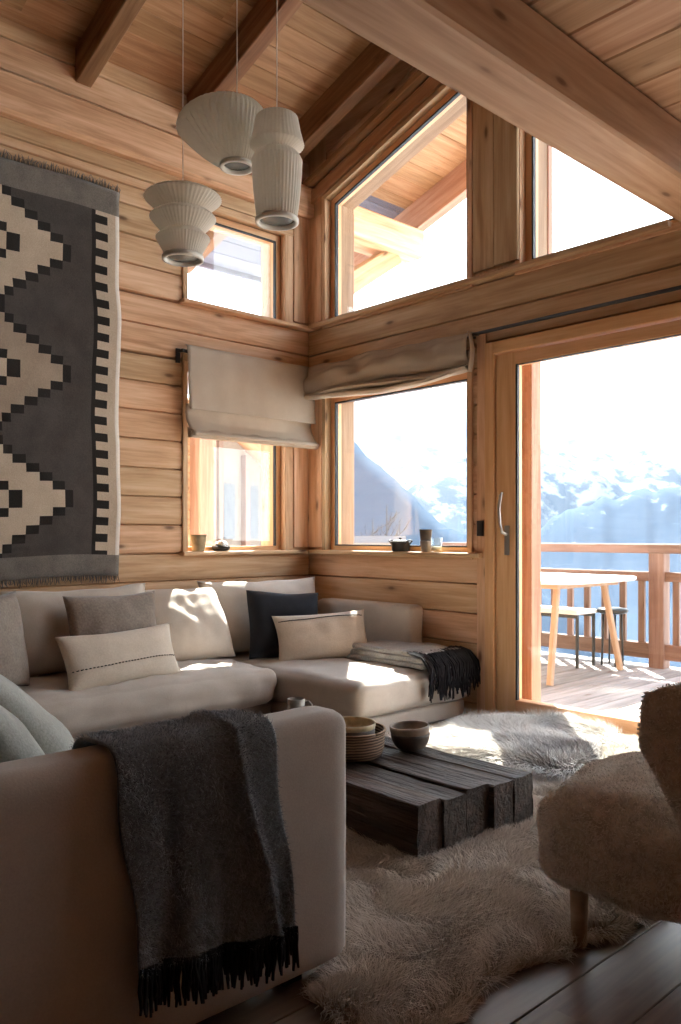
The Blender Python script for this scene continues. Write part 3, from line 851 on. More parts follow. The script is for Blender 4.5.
def outline_rect(x0, x1, y0, y1, wob, seed, n=140):
    pts = []
    P4 = [(x0, y0), (x1, y0), (x1, y1), (x0, y1)]
    per = [V(P4[i]) for i in range(4)]
    tot = 2 * (x1 - x0 + y1 - y0)
    for i in range(n):
        s = i / n * tot
        for k in range(4):
            e = per[(k + 1) % 4] - per[k]
            if s <= e.length: p = per[k] + e * (s / e.length); nrm = V((e.y, -e.x)).normalized(); break
            s -= e.length
        w = noise.noise(V((p.x * 2.2, p.y * 2.2, seed))) * wob + noise.noise(V((p.x * 7, p.y * 7, seed))) * wob * 0.4
        # round the corners a little
        c = V(((x0 + x1) / 2, (y0 + y1) / 2)); q = p + nrm * w
        dx = abs(q.x - c.x) / ((x1 - x0) / 2); dy = abs(q.y - c.y) / ((y1 - y0) / 2)
        k = max(0, min(dx, dy) - 0.85) / 0.15
        q = c + (q - c) * (1 - 0.05 * k * k)
        pts.append((q.x, q.y))
    return pts

pelt('sheepskin_rug', [(x, max(y, -2.46) if x < 3.11 else y) for x, y in outline_rect(1.57, 3.42, -2.66, -0.13, 0.07, 3.3, 260)],
     lambda x, y: 0.022 + 0.012 * noise.noise(V((x * 3.5, y * 3.5, 0))) + 0.012 * noise.noise(V((x * 9, y * 9, 4))),
     'large beige long-pile sheepskin rug under the wooden block table', 'rug', M['fur'], 220000, 0.034, 3, 1.0, 4.2, 0.0015)
hx, hy = 2.24, -0.52
ho = []
for i in range(120):
    a = 2 * math.pi * i / 120
    rx, ry = 0.40, 0.42
    r_ = 1.0 / ((abs(math.cos(a)) ** 3.2 + abs(math.sin(a)) ** 3.2) ** (1 / 3.2))
    r_ *= 1 + 0.10 * noise.noise(V((math.cos(a) * 2, math.sin(a) * 2, 1.5)))
    px, py = rx * r_ * math.cos(a), ry * r_ * math.sin(a)
    ho.append((hx + px * 0.95 - py * 0.2, hy + px * 0.2 + py * 0.95))
pelt('sheepskin_throw', ho, lambda x, y: 0.068 + 0.025 * noise.noise(V((x * 4, y * 4, 0))),
     'grey and white long-haired sheepskin lying before the glass door', 'sheepskin', M['hidefur'], 70000, 0.070, 8, 1.35, 1.5, 0.0022, z0=0.05)
ho = [(x * 0.9 + 1.0, y * 0.62 - 0.06) for x, y in ho]
pelt('sheepskin_throw', ho, lambda x, y: 0.07 + 0.02 * noise.noise(V((x * 4, y * 4, 7))),
     'white sunlit sheepskin at the door threshold behind the armchair', 'sheepskin', fur_mat('white_fur', (0.5, 0.45, 0.38), (0.82, 0.78, 0.7)), 40000, 0.07, 9, 1.2, 1.5, 0.0022, z0=0.03)

# ------------------------------------------------------------------ sectional sofa
so = empty('sectional_sofa', (0.8, -1.0, 0), label='low corner sofa in pale linen with a wide chaise end along the window wall', cat='sofa')
O = V((0.8, -1.0, 0))
def sb(name, a, b, r, parent, O=O, mat='linen', **k):
    mb = MB(); soft_box(mb, V(a) - O, V(b) - O, r, **k); return mb.build(name, M[mat], parent)
sb('base', (0.06, -0.975, 0.02), (1.50, -0.05, 0.125), 0.02, so, n=8, bulge=(0, 0, 0), wr=0.002)
sb('base', (0.06, -3.5, 0.02), (0.82, -0.985, 0.125), 0.02, so, n=8, bulge=(0, 0, 0), wr=0.002)
sb('seat_cushion', (0.03, -0.985, 0.13), (1.54, -0.03, 0.325), 0.055, so, n=26, bulge=(0.01, 0.01, 0.02), wr=0.012, ws=6)
sb('seat_cushion', (0.03, -2.62, 0.13), (0.90, -0.995, 0.345), 0.075, so, n=30, bulge=(0.02, 0.0, 0.025), wr=0.020, ws=8, seed=3)
sb('seat_cushion', (0.03, -3.5, 0.13), (0.90, -2.63, 0.345), 0.07, so, n=16, bulge=(0.015, 0.0, 0.025), wr=0.012, ws=7, seed=9)
sb('backrest', (0.30, -0.19, 0.30), (1.17, -0.045, 0.665), 0.03, so, n=14, bulge=(0, 0.004, 0.004), wr=0.003)
sb('backrest', (0.03, -3.5, 0.30), (0.15, -0.045, 0.60), 0.03, so, n=14, bulge=(0, 0, 0.004), wr=0.003)

def put_cushion(name, w, h, t, loc, yaw, tilt, mat, label, cat='cushion', roll=0.0, seed=0.0, group=None, slump=0.3, pinch=0.06, wr=0.008):
    """yaw: direction the front faces; tilt: lean back"""
    mb = cushion_mesh(w, h, t, seed, slump=slump, pinch=pinch, wr=wr)
    o = mb.build(name, M[mat] if isinstance(mat, str) else mat)
    o.rotation_mode = 'QUATERNION'
    q = Matrix.Rotation(yaw, 4, 'Z') @ Matrix.Rotation(tilt, 4, 'X') @ Matrix.Rotation(roll, 4, 'Y')
    o.location = loc; o.rotation_quaternion = q.to_quaternion()
    return tag(o, label, cat, group)
# front of local cushion is -y ; yaw=+90deg turns it towards +x
H = math.pi / 2
ZS = 0.352
put_cushion('back_cushion', 0.86, 0.47, 0.21, (0.36, -1.93, ZS), H, -0.20, 'linen_pale', 'large beige linen back cushion between the speckled taupe one and the sunlit one', seed=1, wr=0.016)
put_cushion('back_cushion', 0.62, 0.49, 0.25, (0.43, -1.27, ZS), H, -0.50, 'linen_pale', 'beige linen back cushion with a bright patch of sunlight across its top', seed=2, wr=0.016)
put_cushion('back_cushion', 0.90, 0.48, 0.22, (0.33, -0.64, 0.345), H - 0.12, -0.22, 'linen_pale', 'large cream linen cushion in the sofa corner behind the black cushion', seed=3, wr=0.016)
put_cushion('cushion', 0.50, 0.44, 0.17, (0.60, -0.70, 0.325), H - 0.28, -0.30, 'black', 'plain black square cushion leaning in the sofa corner', seed=4, roll=0.07)
c = put_cushion('cushion', 0.60, 0.31, 0.14, (0.83, -0.575, 0.335), H - 0.50, -0.42, 'cream', 'cream lumbar cushion with one dark seam line in front of the black cushion', seed=5, roll=-0.05)
def stitch_line(parent, w, zl, t, n=60, dashed=True):
    mb = MB()
    for i in range(n):
        if dashed and i % 2: continue
        a, b = -w / 2 + w * i / n, -w / 2 + w * (i + 1.0) / n
        def yf(x, z):
            # nearest front surface point
            best = None
            for v in parent.data.vertices:
                if v.co.y < 0:
                    d = (v.co.x - x) ** 2 + (v.co.z - z) ** 2
                    if best is None or d < best[0]: best = (d, v.co.y)
            return best[1] - 0.003
        z = zl + 0.004 * math.sin(a * 9)
        mb.tube([(a, yf(a, z), z), (b, yf(b, z), z)], 0.0028, 5)
    mb.build('stitching', M['fringe'], parent)
stitch_line(c, 0.54, 0.26, 0.14, 50, False)
put_cushion('cushion', 0.55, 0.45, 0.16, (0.57, -1.82, ZS), H + 0.04, -0.24, 'taupe', 'square brown-grey cushion behind the striped-stitch lumbar cushion', seed=6)
c = put_cushion('cushion', 0.68, 0.29, 0.15, (0.77, -1.88, ZS - .01), H + 0.08, -0.40, 'cream', 'cream lumbar cushion with a dotted black stitch line on the long sofa seat', seed=7, roll=-0.03)
stitch_line(c, 0.62, 0.10, 0.15, 64)
put_cushion('cushion', 0.52, 0.48, 0.17, (0.68, -2.52, ZS), H + 0.55, -0.18, 'taupe', 'speckled taupe cushion cut off by the left edge above the long seat', seed=8)

# folded fringed blanket on the chaise
bk = empty('folded_blanket', (1.15, -0.26, 0.34), label='folded grey wool blanket with long black fringe on the chaise end', cat='blanket')
O = V((1.15, -0.26, 0.34))
mb = MB()
for k in range(3):
    z0 = 0.340 + k * 0.030
    soft_box(mb, V((0.85 + 0.03 * k, -0.46 + 0.01 * k, z0)) - O, V((1.515 - 0.008 * k, -0.06 - .008 * k, z0 + 0.033)) - O, 0.014, n=18, bulge=(0, 0, 0.006), wr=0.012, ws=6, seed=k * 2.0)
mb.build('folds', M['blanket'], bk)
mb = MB()
rr = random.Random(4)
for i in range(70):
    y = -0.47 + 0.42 * i / 69 + rr.uniform(-.006, .006)
    x0 = 1.44 + rr.uniform(-.03, .03); L = rr.uniform(0.13, 0.20)
    pts = [(x0, y, 0.432), (1.53, y + rr.uniform(-.01, .01), 0.415), (1.575 + rr.uniform(0, .012), y + rr.uniform(-.015, .015), 0.36)]
    z = 0.36
    for q in range(3):
        z -= L / 3; pts.append((1.585 + rr.uniform(-.012, .01), pts[-1][1] + rr.uniform(-.012, .012), z))
    mb.tube([V(p) - O for p in pts], [0.005, 0.006, 0.007, 0.006, 0.006, 0.0035], 6)
mb.build('fringe', M['fringe'], bk)['kind'] = 'stuff'

# ------------------------------------------------------------------ near sofa with throw
ns = empty('linen_sofa', (2.1, -3.1, 0), label='pale linen sofa seen from outside its high arm, charcoal throw over it', cat='sofa')
O = V((2.1, -3.1, 0))
def sb2(name, a, b, r, **k): return sb(name, a, b, r, ns, O=O, **k)
sb2('arm', (2.935, -3.60, 0.03), (3.085, -2.50, 0.660), 0.045, n=22, bulge=(0.006, 0, 0.0), wr=0.003, ws=4)
sb2('base', (1.0, -3.55, 0.055), (2.93, -2.66, 0.14), 0.02, n=8, bulge=(0, 0, 0), wr=0.002)
sb2('seat_cushion', (1.0, -3.45, 0.15), (1.96, -2.64, 0.345), 0.06, n=14, wr=0.008)
sb2('seat_cushion', (1.97, -3.45, 0.15), (2.925, -2.64, 0.345), 0.06, n=14, wr=0.008, seed=2)
sb2('backrest', (1.0, -3.75, 0.055), (2.93, -3.56, 0.70), 0.06, n=14, wr=0.004)
for lx, ly in ((3.0, -2.65), (3.0, -3.5), (1.1, -2.75), (1.1, -3.6)):
    mb = MB(); mb.box(V((lx - .03, ly - .03, 0.0)) - O, V((lx + .03, ly + .03, 0.06)) - O, 0.004, axis=2); mb.build('leg', M['gasket'], ns)

put_cushion('cushion', 0.50, 0.50, 0.20, (2.08, -2.84, 0.350), math.pi, -0.72, 'greywool', 'large grey-green wool cushion leaning on the near sofa, its edge meeting the throw', seed=11)
put_cushion('cushion', 0.40, 0.46, 0.17, (2.52, -3.06, 0.350), math.pi, -0.55, 'greywool', 'darker grey cushion in front of the large grey-green one on the near sofa', seed=12)
put_cushion('cushion', 0.34, 0.42, 0.15, (2.75, -3.30, 0.350), math.pi, -0.45, 'paleteal', 'pale teal cushion corner cut off by the photo edge beside the near sofa arm', seed=13)

# throw over the arm
th = empty('throw_blanket', (3.01, -2.97, 0.67), label='charcoal mohair throw with black fringe draped over the near sofa arm', cat='throw')
O = V((3.01, -2.97, 0.67))
XI, XO, ZT, RR = 2.922, 3.100, 0.674, 0.055
path = [(XI, 0.42), (XI, 0.52), (XI, ZT - RR)]
for k in range(1, 6):
    a = k / 6 * H; path.append((XI + RR - RR * math.cos(a), ZT - RR + RR * math.sin(a)))
path += [(XI + RR, ZT), (XO - RR, ZT)]
for k in range(1, 6):
    a = k / 6 * H; path.append((XO - RR + RR * math.sin(a), ZT - RR + RR * math.cos(a)))
path += [(XO, ZT - RR), (XO + .004, 0.5), (XO + .008, 0.38), (XO + .012, 0.27), (XO + .014, 0.20)]
cum = [0]
for a, b in zip(path[:-1], path[1:]): cum.append(cum[-1] + math.hypot(b[0] - a[0], b[1] - a[1]))
TOT = cum[-1]
def onpath(s):
    s = max(0, min(TOT - 1e-6, s))
    for i in range(len(cum) - 1):
        if s <= cum[i + 1]:
            q = (s - cum[i]) / (cum[i + 1] - cum[i]); a, b = path[i], path[i + 1]
            t = V((b[0] - a[0], b[1] - a[1])).normalized()
            return a[0] + (b[0] - a[0]) * q, a[1] + (b[1] - a[1]) * q, (-t.y, t.x)
def throw_pt(u, v, lift=0.0):
    s = v * TOT
    x, z, nr = onpath(s)
    down = max(0, (s - cum[-6]) / (TOT - cum[-6]))       # 0 at the top edge, 1 at the hem
    yl = -3.165 + 0.040 * down; yr = -2.765 + 0.045 * down
    y = yl + (yr - yl) * u
    fold = (math.sin(u * 17 + 0.6 + down * 1.3) * 0.5 + 0.5) * 0.016 * (0.15 + down) + abs(nz((u * 4, down * 1.2, 0), 1.0, 2)) * 0.03 * (0.2 + down)
    crease = 0.03 * math.exp(-((u - (0.72 + 0.12 * down)) / 0.035) ** 2) * (0.3 + 0.7 * down)
    h = 0.004 + fold + crease + lift
    xn, zn = (nr[0], nr[1])
    if zn < 0 and abs(zn) > 0.5: xn, zn = -xn, -zn
    # outward normal of the arm
    cxm, czm = (XI + XO) / 2, 0.45
    if (x - cxm) * xn + (z - czm) * zn < 0: xn, zn = -xn, -zn
    z2 = z + zn * h * (1 if down == 0 else 1) + (-0.045 * u * 0 if down == 0 else 0) + down * (0.035 - 0.05 * u)
    return (x + xn * h, y + 0.006 * math.sin(s * 20), z2)
mb = MB(); mb.grid(lambda a, b: tuple(V(throw_pt(a, b)) - O), 70, 70)
o = mb.build('cloth', M['throw'], th); s = o.modifiers.new('solid', 'SOLIDIFY'); s.thickness = 0.007; s.offset = 1
P, Q = sample_mesh(o, 26000, 5)
cen = np.array([0.0, 0.0, -0.3]); fl_ = np.sum((P - cen) * Q * np.array([1, 0, 1]), axis=1) < 0; Q[fl_] *= -1
fur('fuzz', fur_mat('throw_fuzz', (0.10, 0.11, 0.125), (0.42, 0.45, 0.48)), P, Q, 0.010, th, lean=1.2, width=0.0005, flow=6, seed=5, jitter=1.2)
mb = MB(); rr = random.Random(9)
for i in range(120):
    u = (i + 0.5) / 120; p = V(throw_pt(u, 1.0)); L = rr.uniform(0.055, 0.095)
    pts = [p + V((0.003, 0, 0.015))]
    for q in range(4): pts.append(pts[-1] + V((rr.uniform(-.002, .003), rr.uniform(-.004, .004), -L / 4 - .002)))
    for j in range(len(pts)): pts[j].x = max(pts[j].x, 3.104)
    mb.tube([q - O for q in pts], [0.005, 0.005, 0.0045, 0.0045, 0.003], 6)
mb.build('fringe', M['fringe'], th)['kind'] = 'stuff'

# ------------------------------------------------------------------ block table
tb = empty('block_table', (2.2, -1.62, 0), label='low coffee table of five dark weathered timber beams on the rug', cat='coffee table')
O = V((2.2, -1.62, 0))
ends = [2.79, 2.80, 2.80, 2.825, 2.83]
ws = [0.125, 0.12, 0.125, 0.115, 0.115]
y = -1.925
for k in range(5):
    w = ws[k]; x1 = ends[k]; x0 = 1.42 + rng.uniform(0, 0.04); h = 0.180 + (0.004, -0.004, 0.006, -0.002, 0.003)[k]
    mb = MB(); nn = 50; seed = k * 3.1
    rp = rprof(w - 0.001, h, 0.006)
    # resample profile more finely
    prof = []
    for i in range(len(rp)):
        a, b = rp[i], rp[(i + 1) % len(rp)]; m = max(1, int(math.hypot(b[0] - a[0], b[1] - a[1]) / 0.022))
        for q in range(m): prof.append((a[0] + (b[0] - a[0]) * q / m, a[1] + (b[1] - a[1]) * q / m))
    K = len(prof); vs = []; g = []; fs = []
    for i in range(nn + 1):
        xx = x0 + (x1 - x0) * i / nn
        for (a, b) in prof:
            d = nz((xx * 1.2, a * 14, b * 14), 1.5, seed) * 0.006 + nz((xx * 6, a * 30, b * 30), 1.5, seed) * 0.003
            r0 = math.hypot(a, b)
            vs.append(V((xx + (nz((a * 30, b * 30, 1), 1, seed) * 0.006 if i == nn else 0), y + w / 2 + a * (1 + d / max(r0, .02)), max(0.03 + h / 2 + b * (1 + d / max(r0, .02)), 0.03))) - O)
            g.append((xx + seed * 3, a + seed, b + seed))
    for i in range(nn):
        for j in range(K): fs.append((i * K + j, i * K + (j + 1) % K, (i + 1) * K + (j + 1) % K, (i + 1) * K + j))
    fs.append(tuple(range(K - 1, -1, -1))); fs.append(tuple(range(nn * K, nn * K + K)))
    mb.add(vs, fs, g, random.random(), 0, False)
    mb.build('beam', M['block'], tb)
    y += w
for lx in (1.55, 2.65):
    mb = MB(); mb.box(V((lx, -1.88, 0.0)) - O, V((lx + .07, -1.36, 0.032)) - O, 0.003); mb.build('runner', M['block'], tb)
ZT_ = 0.218

def bowl(name, r, h, loc, mat, label, cat='bowl', wall=0.006, foot=0.4, group=None, wob=0.015):
    prof = [(r * foot, 0)]
    for k in range(1, 9):
        t = k / 8; prof.append((r * (foot + (1 - foot) * math.sin(t * H) ** 0.8), h * (1 - math.cos(t * H)) ** 0.9))
    inner = [(rr_ - wall, z + wall * (1 - i / 9)) for i, (rr_, z) in enumerate(prof)]
    inner = [(max(0.002, a), b) for a, b in inner]
    mb = MB(); n = 40
    mb.lathe(prof + inner[::-1][0:] + [(0.001, inner[0][1])], n, mat=0, cap0=True, cap1=True, mod=lambda i, k: 1 + wob * math.sin(i / n * 6.283 * 2 + k * .1))
    o = mb.build(name, M[mat]); o.location = loc
    return tag(o, label, cat, group)
bowl('bowl', 0.080, 0.068, (2.30, -1.42, ZT_), 'stone_dark', 'lower dark brown bowl of the nested pair on the block table')
b2 = bowl('bowl', 0.082, 0.060, (2.30, -1.42, ZT_ + 0.038), 'stone', 'upper lighter brown bowl of the nested pair on the block table', foot=0.55)
b2.rotation_euler = (0.05, -0.04, 0)
# basket with a stack of two items
bs = empty('wicker_basket', (2.19, -1.66, ZT_), label='round dark wicker basket on the block table half hidden by the sofa arm', cat='basket')
mb = MB(); n = 48
mb.lathe([(0.125, 0), (0.137, 0.03), (0.140, 0.090), (0.143, 0.100), (0.137, 0.103), (0.133, 0.090), (0.13, 0.03), (0.118, 0.008), (0.001, 0.008)], n, mod=lambda i, k: 1 + 0.012 * (i % 2) * (1 if k in (1, 2) else 0))
mb.build('body', M['wicker'], bs)
mb = MB(); mb.tube([(0.142 * math.cos(a / 24 * 6.2832), 0.142 * math.sin(a / 24 * 6.2832), 0.102) for a in range(25)], 0.006, 8); mb.build('rim', M['wicker'], bs)
bowl('bowl', 0.10, 0.100, (2.19, -1.66, ZT_ + 0.009), 'stone_dark', 'dark bowl standing inside the wicker basket', foot=0.55)
bowl('bowl', 0.104, 0.045, (2.19, -1.66, ZT_ + 0.085), 'gilt', 'pale shallow bowl on top of the stack inside the wicker basket', foot=0.6)
# mug
mg = empty('mug', (1.585, -1.44, ZT_), 0.0, label='speckled grey ceramic mug standing on the far end of the block table', cat='mug')
mb = MB(); mb.lathe([(0.036, 0), (0.040, 0.004), (0.041, 0.06), (0.043, 0.105), (0.040, 0.107), (0.037, 0.06), (0.034, 0.008), (0.001, 0.007)], 32); mb.build('cup', M['mug'], mg)
mb = MB(); dv = V((0.68, 0.7335, 0))
mb.tube([dv * 0.038 + V((0, 0, 0.09)), dv * 0.058 + V((0, 0, 0.094)), dv * 0.073 + V((0, 0, 0.078)), dv * 0.072 + V((0, 0, 0.05)), dv * 0.058 + V((0, 0, 0.032)), dv * 0.038 + V((0, 0, 0.032))], 0.0055, 8); mb.build('handle', M['mug'], mg)

# ------------------------------------------------------------------ sill objects
def pot(name, prof, loc, mat, label, cat, n=28, sc=1.0):
    mb = MB(); mb.lathe(prof, n); o = mb.build(name, M[mat]); o.location = loc; o.scale = (sc, sc, sc); return tag(o, label, cat)
SZ = 0.9995
pot('plant_pot', [(0.030, 0), (0.034, 0.004), (0.045, 0.085), (0.047, 0.09), (0.042, 0.09), (0.038, 0.07), (0.001, 0.068)], (0.008, -0.965, SZ), 'gilt', 'small empty gold-brown clay pot on the side window sill', 'pot', sc=1.22)
bowl('bowl', 0.062, 0.032, (0.0, -0.78, SZ), 'castiron', 'low dark dish holding white blossom on the side window sill', foot=0.6)
mb = MB(); rr = random.Random(3)
for i in range(22):
    a = rr.random() * 6.28; q = rr.random() * 0.036
    mb.lathe([(0.002, -0.012), (0.012, -0.007), (0.015, 0), (0.011, 0.009), (0.002, 0.013)], 8, (q * math.cos(a), q * math.sin(a), 0.030 + rr.random() * 0.028))
o = mb.build('cotton_blossom', M['white'], loc=(0.0, -0.78, SZ)); tag(o, 'loose white blossom heaped in the low dark dish', 'flowers', kind='stuff')

cp = empty('cooking_pot', (0.925, -0.002, SZ), label='black cast iron pot with two handles and a lid on the corner window sill', cat='pot')
mb = MB(); mb.lathe([(0.050, 0), (0.058, 0.006), (0.064, 0.055), (0.067, 0.058), (0.067, 0.062), (0.060, 0.062), (0.001, 0.060)], 32); mb.build('body', M['castiron'], cp)
mb = MB(); mb.lathe([(0.062, 0.062), (0.058, 0.068), (0.030, 0.074), (0.010, 0.076), (0.008, 0.083), (0.012, 0.088), (0.003, 0.090)], 32); mb.build('lid', M['castiron'], cp)
for sg in (1, -1):
    mb = MB(); mb.tube([(sg * 0.060, -0.022, 0.048), (sg * 0.085, -0.020, 0.070), (sg * 0.088, 0.0, 0.074), (sg * 0.085, 0.020, 0.070), (sg * 0.060, 0.022, 0.048)], 0.0055, 8); mb.build('handle', M['castiron'], cp)
cup = [(0.024, 0), (0.027, 0.003), (0.033, 0.058), (0.034, 0.062), (0.030, 0.062), (0.025, 0.01), (0.001, 0.008)]
pot('tumbler', cup, (1.150, -0.008, SZ), 'stone', 'lower brown stoneware tumbler of the stacked pair on the sill', 'tumbler', sc=1.12)
pot('tumbler', [(0.027, 0), (0.031, 0.004), (0.036, 0.060), (0.038, 0.064), (0.034, 0.064), (0.029, 0.01), (0.001, 0.008)], (1.150, -0.008, SZ + 0.0705), 'stone_dark', 'upper darker tumbler stacked on the brown stoneware one on the sill', 'tumbler', sc=1.12)
cg = empty('candle_glass', (1.242, -0.012, SZ), label='clear glass tumbler holding a candle beside the stacked cups on the sill', cat='candle holder')
mb = MB(); mb.lathe([(0.030, 0), (0.034, 0.003), (0.037, 0.09), (0.034, 0.09), (0.031, 0.01), (0.001, 0.009)], 32); mb.build('glass', M['glass'], cg)
mb = MB(); mb.lathe([(0.0305, 0.011), (0.031, 0.035), (0.008, 0.036), (0.001, 0.034)], 24); mb.build('candle', M['wax'], cg)

# ------------------------------------------------------------------ kilim on the wall
kl = empty('wall_rug', (0.05, -2.5, 3.25), label='charcoal and cream diamond-patterned wool rug hanging on the log wall', cat='wall rug')
O = V((0.05, -2.5, 3.25))
CELL = 0.025
KY1 = -1.545; KY0 = KY1 - CELL * 80; KZ1 = 3.20; KZ0 = 0.86
mats = ['rug_char', 'rug_black', 'rug_cream', 'rug_tan', 'rug_grey', 'rug_white']
nz_ = int((KZ1 - KZ0) / CELL); ny_ = 80
def kcol(iy, iz):
    # iy 0 = right edge (window side); iz from bottom
    z = KZ0 + (iz + 0.5) * CELL
    if iz < 5 or iz >= nz_ - 6: return 4
    if iy < 1: return 5
    if iy < 6:
        if iy >= 3 and ((iz // 2) % 2 == 0): return 1
        return 2
    if iy < 7: return 1
    if iy >= 74: return 2 if iy < 78 else 5
    d = (iy - 14)             # cells left of the tips
    best = None
    for k, zc in enumerate((2.74, 2.025, 1.31)):
        dz = abs(z - zc) / CELL
        st = (int(dz) // 2) * 2            # stepped
        e = d - st * 1.4
        dd = min(e, 54 - d - st * 1.4)
        if best is None or dd > best[0]: best = (dd, k, e, st)
    dd, k, e, st = best
    per = (iy + iz) 
    if dd >= 0:
        if dd >= 10 and dd < 12.5: return 1
        if dd >= 12.5 and dd < 15: return 2
        if dd >= 15 and dd < 18: return 1
        if dd >= 26 and dd < 29: return 1
        return 3 if k == 1 else 2
    if dd >= -2.9: return 1
    return 0
mb = MB(); vs = []; fs = []; fm = []
def kpos(a, b):
    y = KY1 - a * CELL; z = KZ0 + b * CELL
    x = 0.018 + 0.010 * (1 + math.sin(y * 9 + z * 1.3)) * 0.5 + 0.006 * noise.noise(V((y * 5, z * 5, 0))) + 0.022 * max(0, 1 - (KZ1 - z) / 0.3) * 0.3
    y += 0.008 * math.sin(z * 6) + 0.01 * noise.noise(V((0, z * 4, 2))); z += 0.008 * math.sin(y * 6)
    return V((x, y, z)) - O
for a in range(ny_ + 1):
    for b in range(nz_ + 1): vs.append(kpos(a, b))
W_ = nz_ + 1
for a in range(ny_):
    for b in range(nz_): fs.append((a * W_ + b, (a + 1) * W_ + b, (a + 1) * W_ + b + 1, a * W_ + b + 1)); fm.append(kcol(a, b))
mb.add(vs, fs, None, 0.5, 0, True); mb.m = fm
o = mb.build('weave', [M[k] for k in mats], kl)
# the builder's normal pass keeps face order, so reassign the cell materials here
o.data.polygons.foreach_set('material_index', fm)
s = o.modifiers.new('solid', 'SOLIDIFY'); s.thickness = 0.010
mb = MB(); rr = random.Random(8)
for sg, b in ((1, nz_), (-1, 0)):
    for i in range(260):
        a = i / 260 * ny_; p = kpos(a, b); L = rr.uniform(0.025, 0.05)
        mb.tube([p, p + V((0.006, rr.uniform(-.006, .006), sg * L * .6)), p + V((0.008, rr.uniform(-.012, .012), sg * L))], [0.003, 0.0025, 0.0015], 4)
f_ = mb.build('fringe', M['rug_grey'], kl); f_['kind'] = 'stuff'
mb = MB(); mb.tube([V((0.006, KY0, KZ1 - .03)) - O, V((0.006, KY1, KZ1 - .03)) - O], 0.006, 6); mb.build('hanging_rod', M['iron'], kl)

# ------------------------------------------------------------------ pendants
def ribs(n, amp): return lambda i, k: 1 + (amp if i % 2 else -amp)
def smooth_prof(pts, m=4):
    out = []
    for i in range(len(pts) - 1):
        p0 = pts[max(i - 1, 0)]; p1 = pts[i]; p2 = pts[i + 1]; p3 = pts[min(i + 2, len(pts) - 1)]
        for q in range(m):
            t = q / m
            out.append(tuple(0.5 * (2 * p1[j] + (p2[j] - p0[j]) * t + (2 * p0[j] - 5 * p1[j] + 4 * p2[j] - p3[j]) * t * t + (3 * p1[j] - p0[j] - 3 * p2[j] + p3[j]) * t ** 3) for j in (0, 1)))
    out.append(pts[-1]); return out
def pendant(loc, label, build, rb, cord=True, topz=0.0, ring_off=(0, 0)):
    r = empty('pendant_lamp', loc, label=label, cat='pendant lamp', group='cluster of ribbed paper pendant lamps')
    mb = MB(); build(mb); mb.build('lamp_shade', M['paper'], r)
    mb = MB(); ox, oy = ring_off
    mb.lathe([(rb, 0.012), (rb + 0.008, 0.006), (rb + 0.008, -0.010), (rb - 0.006, -0.012), (rb - 0.010, 0.004)], 40, (ox, oy, 0), cap0=False, cap1=False); mb.build('ring', M['lampring'], r)
    mb = MB(); mb.lathe([(rb - 0.006, 0.012), (rb - 0.008, 0.006), (rb * 0.7, -0.001), (0.001, -0.003)], 32, (ox, oy, 0)); mb.build('diffuser', M['lampglass'], r)
    zt = zr(loc[0]) - loc[2]
    mb = MB(); mb.tube([(0, 0, topz), (0, 0, zt)], 0.0022, 6); mb.build('cord', M['cable'], r)
    mb = MB(); mb.lathe([(0.045, zt - 0.0), (0.045, zt - 0.025), (0.01, zt - 0.035), (0.003, zt - .05)], 20); mb.build('ceiling_rose', M['lampring'], r)
    return r
def shA(mb):
    p = [(0.085, 0.01), (0.090, 0.03), (0.117, 0.080), (0.119, 0.092), (0.100, 0.108), (0.092, 0.118), (0.105, 0.130), (0.143, 0.172), (0.146, 0.184), (0.125, 0.200), (0.108, 0.208), (0.122, 0.222), (0.168, 0.262), (0.170, 0.272), (0.140, 0.292), (0.08, 0.306), (0.012, 0.312)]
    mb.lathe(smooth_prof(p, 3), 100, cap0=False, smooth=False, mod=ribs(100, 0.014))
def shC(mb):
    p = [(0.082, 0.01), (0.086, 0.02), (0.098, 0.13), (0.106, 0.255), (0.105, 0.275), (0.090, 0.300), (0.074, 0.312), (0.085, 0.322), (0.112, 0.338), (0.112, 0.352), (0.100, 0.40), (0.090, 0.455), (0.084, 0.47), (0.05, 0.482), (0.012, 0.486)]
    mb.lathe([(a, b * 0.93) for a, b in smooth_prof(p, 3)], 80, cap0=False, smooth=False, mod=ribs(80, 0.016))
Rv = V((0.68, 0.7335, 0)); Fv = V((-0.733, 0.68, 0))
def shB(mb):
    # asymmetric funnel: bottom ring small, lip swept out to one side
    n = 92; m = 14
    def fn(a, b):
        # b: 0 ring -> 1 shoulder -> closes to the cord
        ang = a * 2 * math.pi
        d = Rv * math.cos(ang) + Fv * math.sin(ang)
        side = math.cos(ang)                 # -1 = picture left
        rmax = 0.125 + 0.135 * ((1 - side) / 2) ** 1.3
        if b < 0.72:
            t = b / 0.72
            r = 0.075 + (rmax - 0.075) * t ** 0.85
            z = 0.005 + (0.205 - 0.06 * ((1 - side) / 2)) * t ** 1.15
        else:
            t = (b - 0.72) / 0.28
            r = rmax * (1 - t) + 0.012 * t
            r = rmax * math.cos(t * H) + 0.012 * t
            z0 = 0.21 - 0.06 * ((1 - side) / 2); z = z0 + (0.285 - z0) * math.sin(t * H)
        rib = 1 + (0.028 if int(round(a * n)) % 2 else -0.028)
        p = d * (r * rib)
        return (p.x, p.y, z)
    mb.grid(fn, n, 26, cu=True, smooth=False)
pendant((1.381, -1.938, 2.362), 'stacked three-tier ribbed pendant lamp, lowest of the hanging cluster', shA, 0.086, topz=0.31)
pendant((1.630, -1.817, 2.735), 'lopsided funnel-shaped ribbed pendant lamp swept out to one side', shB, 0.068, topz=0.28)
pendant((1.868, -1.781, 2.435), 'tall waisted cylindrical ribbed pendant lamp in front of the funnel one', shC, 0.084, topz=0.445)

